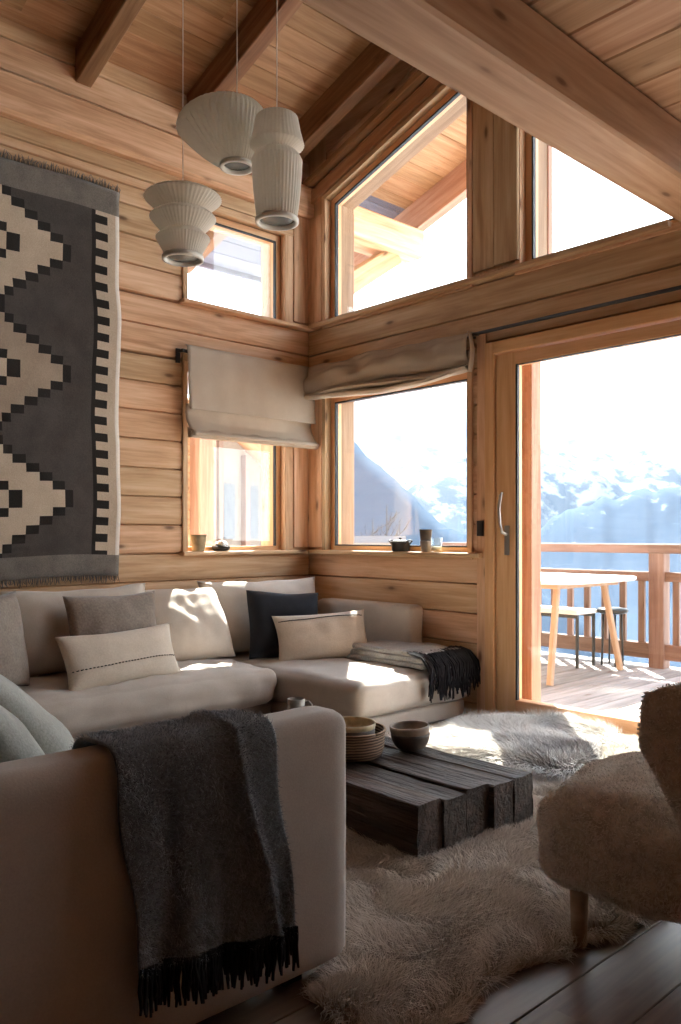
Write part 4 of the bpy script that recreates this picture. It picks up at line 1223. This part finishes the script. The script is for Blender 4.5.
# ------------------------------------------------------------------ armchair
ch = empty('sheepskin_armchair', (3.635, -1.755, 0), math.radians(185), label='low curved lounge chair covered in curly beige sheepskin on round oak legs', cat='armchair')
def furry(name, mb, n, length, seed):
    o = mb.build(name, M['chairbase'], ch)
    P, Q = sample_mesh(o, n, seed)
    fur(name + '_fleece', M['chairfur'], P, Q, length, o, lean=1.0, width=0.0016, flow=16, seed=seed, jitter=0.9, curl=1.5)
    return o
mb = MB(); soft_box(mb, (-0.25, -0.285, 0.165), (0.335, 0.285, 0.430), 0.078, n=26, bulge=(0.02, 0.02, 0.035), wr=0.016, ws=11)
seat = furry('seat', mb, 60000, 0.008, 21)
# scoop under and behind the seat, rising into the wide back
def chair_back(mb):
    nu, nv = 44, 40
    def centre(v):
        # v 0..1 along the shell from below the seat front to the top of the back
        pts = [(0.24, 0.205, 0.20), (0.08, 0.205, 0.25), (-0.12, 0.225, 0.29), (-0.27, 0.28, 0.31), (-0.33, 0.35, 0.325), (-0.35, 0.46, 0.335), (-0.37, 0.59, 0.36), (-0.385, 0.71, 0.365), (-0.395, 0.79, 0.345)]
        t = v * (len(pts) - 1); i = min(int(t), len(pts) - 2); q = t - i
        p0 = pts[max(i - 1, 0)]; p1 = pts[i]; p2 = pts[i + 1]; p3 = pts[min(i + 2, len(pts) - 1)]
        return [0.5 * (2 * p1[j] + (p2[j] - p0[j]) * q + (2 * p0[j] - 5 * p1[j] + 4 * p2[j] - p3[j]) * q * q + (3 * p1[j] - p0[j] - 3 * p2[j] + p3[j]) * q ** 3) for j in range(3)]
    def fn(a, b):
        x, z, hw = centre(b)
        e = 0.01; x2, z2, _ = centre(min(1, b + e)); x1, z1, _ = centre(max(0, b - e))
        t = V((x2 - x1, 0, z2 - z1)).normalized(); nr = V((-t.z, 0, t.x))   # points inwards (towards the sitter)
        if nr.x < 0 and b > 0.5: nr = -nr
        ang = a * 2 * math.pi
        c, s = math.cos(ang), math.sin(ang)
        # superellipse cross-section, wide and ~9 cm thick
        th_ = 0.050 + 0.012 * math.sin(min(1, b) * math.pi)
        if b < 0.06: th_ *= (b / 0.06) ** 0.5 + 0.02
        if b > 0.92: th_ *= max(0.02, ((1 - b) / 0.08)) ** 0.5
        k = 1.0
        if b < 0.06: k = 0.9 + 0.1 * b / 0.06
        if b > 0.9: k = max(0.6, 1 - ((b - 0.9) / 0.1) ** 2 * 0.4)
        yy = hw * k * math.copysign(abs(c) ** 0.75, c)
        off = th_ * math.copysign(abs(s) ** 0.8, s)
        wrap = max(0, min(1, (b - 0.27) / 0.28)) * (0.80 + 0.20 * min(1, max(0, (b - 0.5) / 0.25)))
        q = (abs(yy) / 0.36) ** 2.4
        fwd = 0.36 * wrap ** 0.8 * q
        off *= 1 + 0.9 * wrap * q
        p = V((x, yy, z)) + nr * off + V((fwd, 0, 0))
        w = nz(p, 12, 4) * 0.008
        return tuple(p + V((w, w, w * .5)))
    mb.grid(fn, nu, nv, cu=True)
    # close ends
    return mb
mb = MB(); chair_back(mb)
furry('backrest', mb, 70000, 0.008, 31)
for lx, ly in ((0.24, 0.20), (0.24, -0.20), (-0.22, 0.17), (-0.22, -0.17)):
    mb = MB(); mb.lathe([(0.017, 0), (0.021, 0.01), (0.026, 0.20)], 20, (lx, ly, 0)); mb.build('leg', M['leg'], ch)

# ------------------------------------------------------------------ balcony
bf = MB(); x = -0.9
while x < 6.5:
    bf.prism(rprof(0.128, 0.03, 0.005), (x + 0.064, 0.26, -0.015), (x + 0.064, 2.78, -0.015)); x += 0.144
tag(bf.build('floor_balcony', M['deck']), kind='structure')
bj = MB()
for y in (0.3, 1.0, 1.8, 2.6): bj.box((-0.9, y, -0.2), (6.5, y + 0.08, -0.032), 0)
tag(bj.build('floor_balcony_joists', M['rail']), kind='structure')
rl = empty('balcony_railing', (2.0, 2.65, 0), label='timber balcony railing with square balusters beyond the glass door', cat='railing')
O = V((2.0, 2.65, 0))
for (a, b) in ((-0.9, 1.33), (1.33, 6.4)):
    mb = MB(); mb.box(V((a, 2.59, 0.955)) - O, V((b, 2.71, 1.035)) - O, 0.008); mb.build('top_rail', M['rail'], rl)
xs_p = [-0.85, 1.33, 3.5, 5.7]
for a, b in zip(xs_p[:-1], xs_p[1:]):
    for z0, z1, nm in ((0.72, 0.80, 'mid_rail'), (0.07, 0.20, 'lower_rail')):
        mb = MB(); mb.box(V((a + 0.13, 2.63, z0)) - O, V((b, 2.685, z1)) - O, 0.006); mb.build(nm, M['rail'], rl)
    nb = 12
    for i in range(nb):
        x = a + 0.13 + (b - a - 0.13) * (i + 0.5) / nb
        mb = MB(); mb.box(V((x - 0.027, 2.64, 0.20)) - O, V((x + 0.027, 2.675, 0.72)) - O, 0.003, axis=2); mb.build('baluster', M['rail'], rl)
for x in xs_p:
    mb = MB(); mb.box(V((x, 2.60, 0.0)) - O, V((x + 0.13, 2.72, 0.955)) - O, 0.006, axis=2); mb.build('post', M['rail'], rl)

ot = empty('outdoor_table', (0.75, 1.8, 0), label='white-topped outdoor table with splayed pale wooden legs on the balcony', cat='table')
mb = MB()
def ttop(mb, hx, hy, z0, z1, r, n=40):
    o = []
    for i in range(n):
        a = 2 * math.pi * i / n; c, s = math.cos(a), math.sin(a)
        o.append((hx * math.copysign(abs(c) ** (2 / 5), c), hy * math.copysign(abs(s) ** (2 / 5), s)))
    vs = [(x * .99, y * .99, z0) for x, y in o] + [(x, y, z0 + .008) for x, y in o] + [(x, y, z1 - .006) for x, y in o] + [(x * .995, y * .995, z1) for x, y in o]
    fs = [tuple(range(n - 1, -1, -1)), tuple(range(3 * n, 4 * n))]
    for k in range(3):
        for i in range(n): fs.append((k * n + i, k * n + (i + 1) % n, (k + 1) * n + (i + 1) % n, (k + 1) * n + i))
    mb.add(vs, fs, None, .5, 0)
ttop(mb, 0.68, 0.63, 0.745, 0.772, 0.1); mb.build('tabletop', M['white'], ot)
mb = MB(); mb.box((-0.5, -0.45, 0.705), (0.5, 0.45, 0.744), 0.004); mb.build('apron', M['teak'], ot)
for sx in (-1, 1):
    for sy in (-1, 1):
        mb = MB(); mb.prism(rprof(0.045, 0.045, 0.008), (sx * 0.48, sy * 0.52, 0), (sx * 0.44 - (0.03 if sy > 0 else 0), sy * 0.36, 0.744), (0, 1, 0)); mb.build('leg', M['teak'], ot)
ob = empty('outdoor_bench', (0.55, 2.25, 0), label='low outdoor bench with white seat and black metal legs behind the table', cat='bench')
mb = MB(); mb.box((-0.5, -0.17, 0.445), (0.42, 0.17, 0.475), 0.004); mb.build('seat', M['white'], ob)
for x in (-0.47, 0.39):
    for y in (-0.14, 0.12):
        mb = MB(); mb.box((x, y, 0), (x + 0.022, y + 0.022, 0.445), 0.002, axis=2); mb.build('leg', M['outblack'], ob)
mb = MB(); mb.box((-0.49, -0.155, 0.415), (0.412, -0.14, 0.445), 0.001); mb.box((-0.49, 0.125, 0.415), (0.412, 0.14, 0.445), 0.001); mb.build('seat_frame', M['outblack'], ob)
os_ = empty('outdoor_stool', (1.06, 2.50, 0), label='black metal stool with a rounded seat between table and railing', cat='stool')
mb = MB(); mb.lathe([(0.10, 0.44), (0.125, 0.45), (0.13, 0.47), (0.12, 0.485), (0.001, 0.487)], 28); mb.build('seat', M['outblack'], os_)
for a in range(4):
    q = math.pi / 4 + a * H
    mb = MB(); mb.tube([(0.075 * math.cos(q), 0.075 * math.sin(q), 0.45), (0.09 * math.cos(q), 0.09 * math.sin(q), 0.0)], 0.009, 8); mb.build('leg', M['outblack'], os_)

# ------------------------------------------------------------------ annex and neighbour seen through the side window
ax = empty('chalet_annex', (-2.6, -1.4, 0), label='low pine log annex with corner post outside the side window', cat='building')
mb = MB(); O = V((-2.6, -1.4, 0))
for c in COURSES:
    a, b = c, c + 0.18
    if b > 2.6 or a < -3: continue
    mb.box(V((-4.6, -3.2, a)) - O, V((-2.25, 0.42, b)) - O, 0.012, axis=1)
mb.box(V((-4.6, -3.2, -3.0)) - O, V((-2.25, 0.42, -0.28)) - O, 0)
mb.build('wall', M['pine'], ax)
mb = MB(); mb.box(V((-2.27, 0.40, -3)) - O, V((-2.08, 0.60, 2.6)) - O, 0.01, axis=2); mb.build('corner_post', M['frame_out'], ax)
mb = MB(); mb.box(V((-4.8, -3.4, 2.6)) - O, V((-1.95, 0.75, 2.72)) - O, 0.01); mb.build('roof', M['snow'], ax)

nb_ = empty('neighbour_chalet', (-9, 6, -3), label='neighbouring multi-storey chalet facade with tall shuttered windows through the side window', cat='building')
O = V((-9, 6, -3))
mb = MB()
vs = []
fx, bx_ = -7.0, -14.0
yA, yB, zlo, zhi = 1.5, 5.0, -8, 3.2
poly = [(yA, zlo), (yB, zlo), (yB, 2.25), (3.6, 3.3), (yA, 3.0)]
n = len(poly); vs = [V((fx, y, z)) - O for y, z in poly] + [V((bx_, y, z)) - O for y, z in poly]
mb.add(vs, [tuple(range(n)), tuple(range(2 * n - 1, n - 1, -1))] + [(i, n + i, n + (i + 1) % n, (i + 1) % n) for i in range(n)], None, .6)
mb.build('facade', M['plaster'], nb_)
for yy in (3.05, 3.55, 4.05, 4.55):
    for z0, z1 in ((-0.2, 0.75), (1.05, 2.0)):
        mb = MB(); mb.box(V((fx, yy, z0)) - O, V((fx + 0.06, yy + 0.24, z1)) - O, 0.005, axis=2); mb.build('window', M['shutter'], nb_)
for yy in (3.4, 3.95, 4.5, 5.0):
    mb = MB(); mb.box(V((fx, yy - .05, -3)) - O, V((fx + 0.14, yy + 0.04, 3.2 if yy < 4 else 2.5)) - O, 0.005, axis=2); mb.build('timber_post', M['rail'], nb_)
mb = MB(); mb.prism(rprof(0.9, 0.12, 0.01), V((fx + .1, 3.4, 3.35)) - O, V((fx + .1, 5.4, 2.25)) - O, (0, 0.4, 1)); mb.build('roof_edge', M['frame'], nb_)
l2 = empty('beige_house', (-16, 9, -3), label='lower beige house beyond the neighbouring chalet', cat='building')
mb = MB(); mb.box((-4, 0.8, -6), (3, 5.6, 3.9), 0.02); mb.build('wall', M['plaster'], l2)
mb = MB(); mb.box((-4.3, 0.5, 3.9), (3.3, 5.9, 4.1), 0.02); mb.build('roof', M['shutter'], l2)
for yy in (1.6, 2.5, 3.4, 4.3):
    for z in (0.8, 2.2):
        mb = MB(); mb.box((3.0, yy, z), (3.05, yy + 0.4, z + 0.9), 0.01, axis=2); mb.build('window', M['shutter'], l2)
dp = MB(); dp.tube([(-0.33, -0.095, -2), (-0.33, -0.095, 1.55), (-0.33, -0.095, 2.6), (-0.33, -0.095, 3.3)], 0.028, 12)
dpo = dp.build('downpipe', M['pipe']); tag(dpo, 'dark metal downpipe outside the side window', 'downpipe')
for z in (1.1, 1.62, 2.4):
    mb = MB(); mb.tube([(-0.33, -0.095, z), (-0.33, -0.095, z + 0.02)], 0.035, 12); mb.build('clamp', M['steel'], dpo)

# ------------------------------------------------------------------ landscape
CAM = V((4.58, -3.93, 1.10))
YAW = math.atan2(0.733, 0.680)
F_, CX, HZ = 815.0, 340.5, 536.0
def azdir(px):
    a = (px - CX) / F_
    return V((-math.sin(YAW) + a * math.cos(YAW), math.cos(YAW) + a * math.sin(YAW), 0))
def ridge(name, prof, dist, depth, base, mat, amp, seed, nx=150, ny=40, fold=1.0):
    """mountain range: crest profile over azimuth (tangent of elevation), real hillside falling towards us"""
    mb = MB(); lo, hi = prof[0][0], prof[-1][0]
    def crest(px):
        for (a, ya), (b, yb) in zip(prof[:-1], prof[1:]):
            if a <= px <= b: return ya + (yb - ya) * (px - a) / (b - a)
        return prof[-1][1]
    def fn(u, v):
        px = lo + (hi - lo) * u
        d = azdir(px)
        if v <= 0.6: t = v / 0.6; dd = dist - depth * (1 - t); hf = t ** 1.25
        else: t = (v - 0.6) / 0.4; dd = dist + depth * 0.7 * t; hf = (1 - t) ** 1.3
        top = (HZ - crest(px)) / F_ * dist
        x, y = d.x * dd, d.y * dd
        sc = fold / depth
        n_ = noise.fractal(V((x * sc * 3, y * sc * 3, seed)), 0.9, 2.1, 7)
        r_ = 1 - abs(noise.noise(V((x * sc * 2.2, y * sc * 2.2, seed + 5))))
        top += amp * depth * 0.35 * noise.fractal(V((px * 0.02, seed, 0)), 0.8, 2.2, 5)
        h = base + (top - base) * hf + amp * depth * (n_ * 0.5 + (r_ - 0.7) * 0.6) * (0.50 + 0.50 * (1 - abs(2 * hf - 1)))
        return (CAM.x + x, CAM.y + y, CAM.z + h)
    mb.grid(fn, nx, ny)
    return tag(mb.build(name, mat), kind='structure')
snow = (0.17, 0.19, 0.225)  # mountain snow greyed as if shaded; the shade is in the colour
ridge('mountains_far', [(-400, 430), (200, 430), (330, 400), (380, 398), (420, 385), (470, 400), (520, 392), (560, 385), (590, 372), (625, 400), (681, 392), (760, 410), (1100, 430)], 5200, 2200, -300, mountain_mat('far_shaded_snow_rock', (0.085, 0.10, 0.12), snow, 300, 700, 0.006), 0.10, 3.0)
ridge('mountains_middle', [(-400, 480), (300, 470), (420, 462), (540, 438), (580, 452), (620, 440), (650, 436), (681, 450), (800, 470), (1100, 480)], 3200, 1500, -420, mountain_mat('mid_forest_shaded_snow', (0.06, 0.08, 0.105), snow, 170, 420, 0.012), 0.10, 7.0)
ridge('mountains_front', [(500, 530), (540, 520), (580, 505), (640, 490), (681, 492), (760, 480), (1100, 500)], 2300, 1200, -420, mountain_mat('front_forest_shaded_snow', (0.042, 0.06, 0.085), snow, 250, 460, 0.018), 0.09, 11.0)
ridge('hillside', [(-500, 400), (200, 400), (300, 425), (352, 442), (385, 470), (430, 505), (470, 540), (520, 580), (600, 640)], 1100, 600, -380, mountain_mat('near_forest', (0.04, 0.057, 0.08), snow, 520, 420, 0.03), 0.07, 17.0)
vb = MB()
vb.grid(lambda u, v: (CAM.x + azdir(-400 + 1500 * u).x * (8 + 2600 * v ** 2.2), CAM.y + azdir(-400 + 1500 * u).y * (8 + 2600 * v ** 2.2),
        -3.0 - 360 * (v ** 2.2) ** 0.45 * 0.5 - 200 * v ** 2.2 + 4 * nz((u * 30, v * 30, 0), 1.0, 3) * v), 80, 60)
tag(vb.build('valley_ground', mountain_mat('valley_snow', (0.08, 0.10, 0.115), (0.27, 0.30, 0.35), -900, 500, 0.05)), kind='structure')

# conifers and bare trees between house and valley
def conifer(loc, h, seed):
    r = empty('conifer', loc, cat='tree', label='dark conifer on the snowy slope below the balcony', group='conifers below the balcony')
    mb = MB(); rr = random.Random(seed)
    for k in range(9):
        t = k / 9; R = h * 0.20 * (1 - t) + 0.1; z = h * (0.12 + 0.86 * t)
        mb.lathe([(R, z - h * 0.06), (R * 0.55, z + h * 0.03), (0.05, z + h * 0.11)], 14, (0, 0, 0), mod=lambda i, q: 1 + 0.22 * math.sin(i * 2.4 + k) if q == 0 else 1)
    mb.build('foliage', M['needles'], r)
    mb = MB(); mb.tube([(0, 0, -h * 0.1), (0, 0, h * 0.2)], h * 0.02, 8); mb.build('trunk', M['bark'], r)
rr = random.Random(5)
for i, (px, d, h) in enumerate([(548, 60, 9), (560, 74, 10), (572, 66, 8), (590, 82, 11), (606, 70, 9), (622, 90, 12), (640, 76, 9), (658, 68, 8), (674, 84, 10), (556, 110, 12), (612, 120, 13), (668, 126, 13)]):
    q = azdir(px) * d
    conifer((CAM.x + q.x, CAM.y + q.y, -3.0 - 180 * (d / 2600) ** 0.45 - 2.5), h, i)
def bare_tree(loc, h, seed, label):
    r = empty('bare_tree', loc, cat='tree', label=label)
    rr = random.Random(seed); mb = MB(); tr_ = MB()
    tr_.tube([(0, 0, -1), (0.05, 0, h * 0.35), (0.0, 0.05, h * 0.7), (0.05, 0, h)], [h * .016, h * .012, h * .008, h * .002], 7)
    def br(p, d, L, rad, lv):
        q = p + d * L * 0.5 + V((0, 0, L * .05)); e = p + d * L + V((0, 0, L * .18))
        mb.tube([p, q, e], [rad, rad * .7, rad * .3], 5)
        if lv > 0:
            for k in range(4):
                t = 0.3 + 0.18 * k; a = V((rr.uniform(-1, 1), rr.uniform(-1, 1), rr.uniform(0, .9)))
                br(p + (e - p) * t, (d * 0.7 + a).normalized(), L * 0.48, rad * 0.45, lv - 1)
    for k in range(16):
        a = rr.uniform(0, 6.28); z = h * (0.3 + 0.65 * k / 16)
        br(V((0, 0, z)), V((math.cos(a), math.sin(a), 0.55)).normalized(), h * 0.32 * (1.15 - k / 16), h * 0.0045, 2)
    tr_.build('trunk', M['bark'], r); mb.build('branches', M['bark'], r)
for k, (px, d, top, lb) in enumerate(((386, 34, 505, 'leafless tree in front of the blue hillside in the corner window'), (372, 40, 518, 'shorter leafless tree at the left of the corner window view'))):
    q = azdir(px) * d; zt = 1.1 + (HZ - top) / F_ * d; zb = -7
    bare_tree((CAM.x + q.x, CAM.y + q.y, zb), zt - zb, k, lb)
def house(loc, rz, s):
    r = empty('valley_house', loc, rz, label='tiny snow-roofed chalet in the valley beyond the railing', cat='house', group='chalets in the valley')
    mb = MB(); mb.box((-s, -s * .7, -s), (s, s * .7, s * .7), 0); mb.build('wall', M['rail'], r)
    mb = MB(); mb.prism([(-s * .95, s * .55), (s * .95, s * .55), (0, s * 1.25)], (-s * 1.15, 0, 0), (s * 1.15, 0, 0)); mb.build('roof', M['snow'], r)
rr = random.Random(12)
for i in range(15):
    px = 545 + i * 9.3 + rr.uniform(-2, 2); d = (150, 280, 400, 210, 340)[i % 5] * rr.uniform(.97, 1.03)
    q = azdir(px) * d; t = d / 2600
    house((CAM.x + q.x, CAM.y + q.y, -3 - 180 * t ** .45 - 200 * t + 1), rr.uniform(0, 3), 2.8)

# real mist filling the valley between the house and the ranges
hz = MB(); q0 = azdir(340)
hz.add([(CAM.x + x, CAM.y + y, z) for z in (-900, 1500) for x, y in ((-9000, 140), (3000, 140), (3000, 9000), (-9000, 9000))],
       [(0, 1, 2, 3), (7, 6, 5, 4), (0, 4, 5, 1), (1, 5, 6, 2), (2, 6, 7, 3), (3, 7, 4, 0)])
hm = bpy.data.materials.new('valley_mist'); hm.use_nodes = True; hn = hm.node_tree; hn.nodes.clear()
ho_ = hn.nodes.new('ShaderNodeOutputMaterial'); vs_ = hn.nodes.new('ShaderNodeVolumeScatter')
vs_.inputs['Color'].default_value = (0.93, 0.96, 1, 1); vs_.inputs['Density'].default_value = 0.000014; vs_.inputs['Anisotropy'].default_value = 0.3
hn.links.new(vs_.outputs[0], ho_.inputs['Volume'])
tag(hz.build('haze', hm), 'pale blue haze lying over the alpine valley', 'haze', kind='stuff')

# ------------------------------------------------------------------ light
sun = bpy.data.lights.new('sun', 'SUN'); sun.energy = 30.0; sun.angle = math.radians(0.6); sun.color = (1.0, 0.94, 0.87)
so_ = bpy.data.objects.new('sun', sun); COL.objects.link(so_)
d = V((0.5, -0.5, -0.700)); so_.rotation_mode = 'QUATERNION'; so_.rotation_quaternion = d.to_track_quat('-Z', 'Y')
so_.location = (-20, 20, 30)
w = bpy.data.worlds.new('sky'); SC.world = w; w.use_nodes = True
nt = w.node_tree; nt.nodes.clear()
out = nt.nodes.new('ShaderNodeOutputWorld'); bg = nt.nodes.new('ShaderNodeBackground')
tc = nt.nodes.new('ShaderNodeTexCoord'); sx = nt.nodes.new('ShaderNodeSeparateXYZ'); nt.links.new(tc.outputs['Generated'], sx.inputs[0])
c = ramp(nt, sx.outputs['Z'], [(0.0, (1.0, 1.0, 1.0)), (0.25, (0.90, 0.95, 1.0)), (1.0, (0.55, 0.72, 1.0))])
nt.links.new(c, bg.inputs['Color']); bg.inputs['Strength'].default_value = 5.0
nt.links.new(bg.outputs[0], out.inputs[0])

# ------------------------------------------------------------------ camera
cam = bpy.data.cameras.new('camera'); co = bpy.data.objects.new('camera', cam); COL.objects.link(co)
co.location = CAM
co.rotation_euler = (math.pi / 2, 0, YAW)
cam.sensor_fit = 'VERTICAL'; cam.sensor_height = 36.0; cam.lens = 815.0 / 1024 * 36.0
cam.shift_y = (536 - 512) / 1024.0
cam.clip_end = 20000; cam.clip_start = 0.02
SC.camera = co
SC.view_settings.view_transform = 'Standard'; SC.view_settings.look = 'None'
SC.view_settings.exposure = 0.5; SC.view_settings.gamma = 1.0; SC.view_settings.use_curve_mapping = False
SC.cycles.use_denoising = True
SC.cycles.max_bounces = 10; SC.cycles.diffuse_bounces = 6; SC.cycles.transparent_max_bounces = 16
SC.cycles.sample_clamp_indirect = 8.0
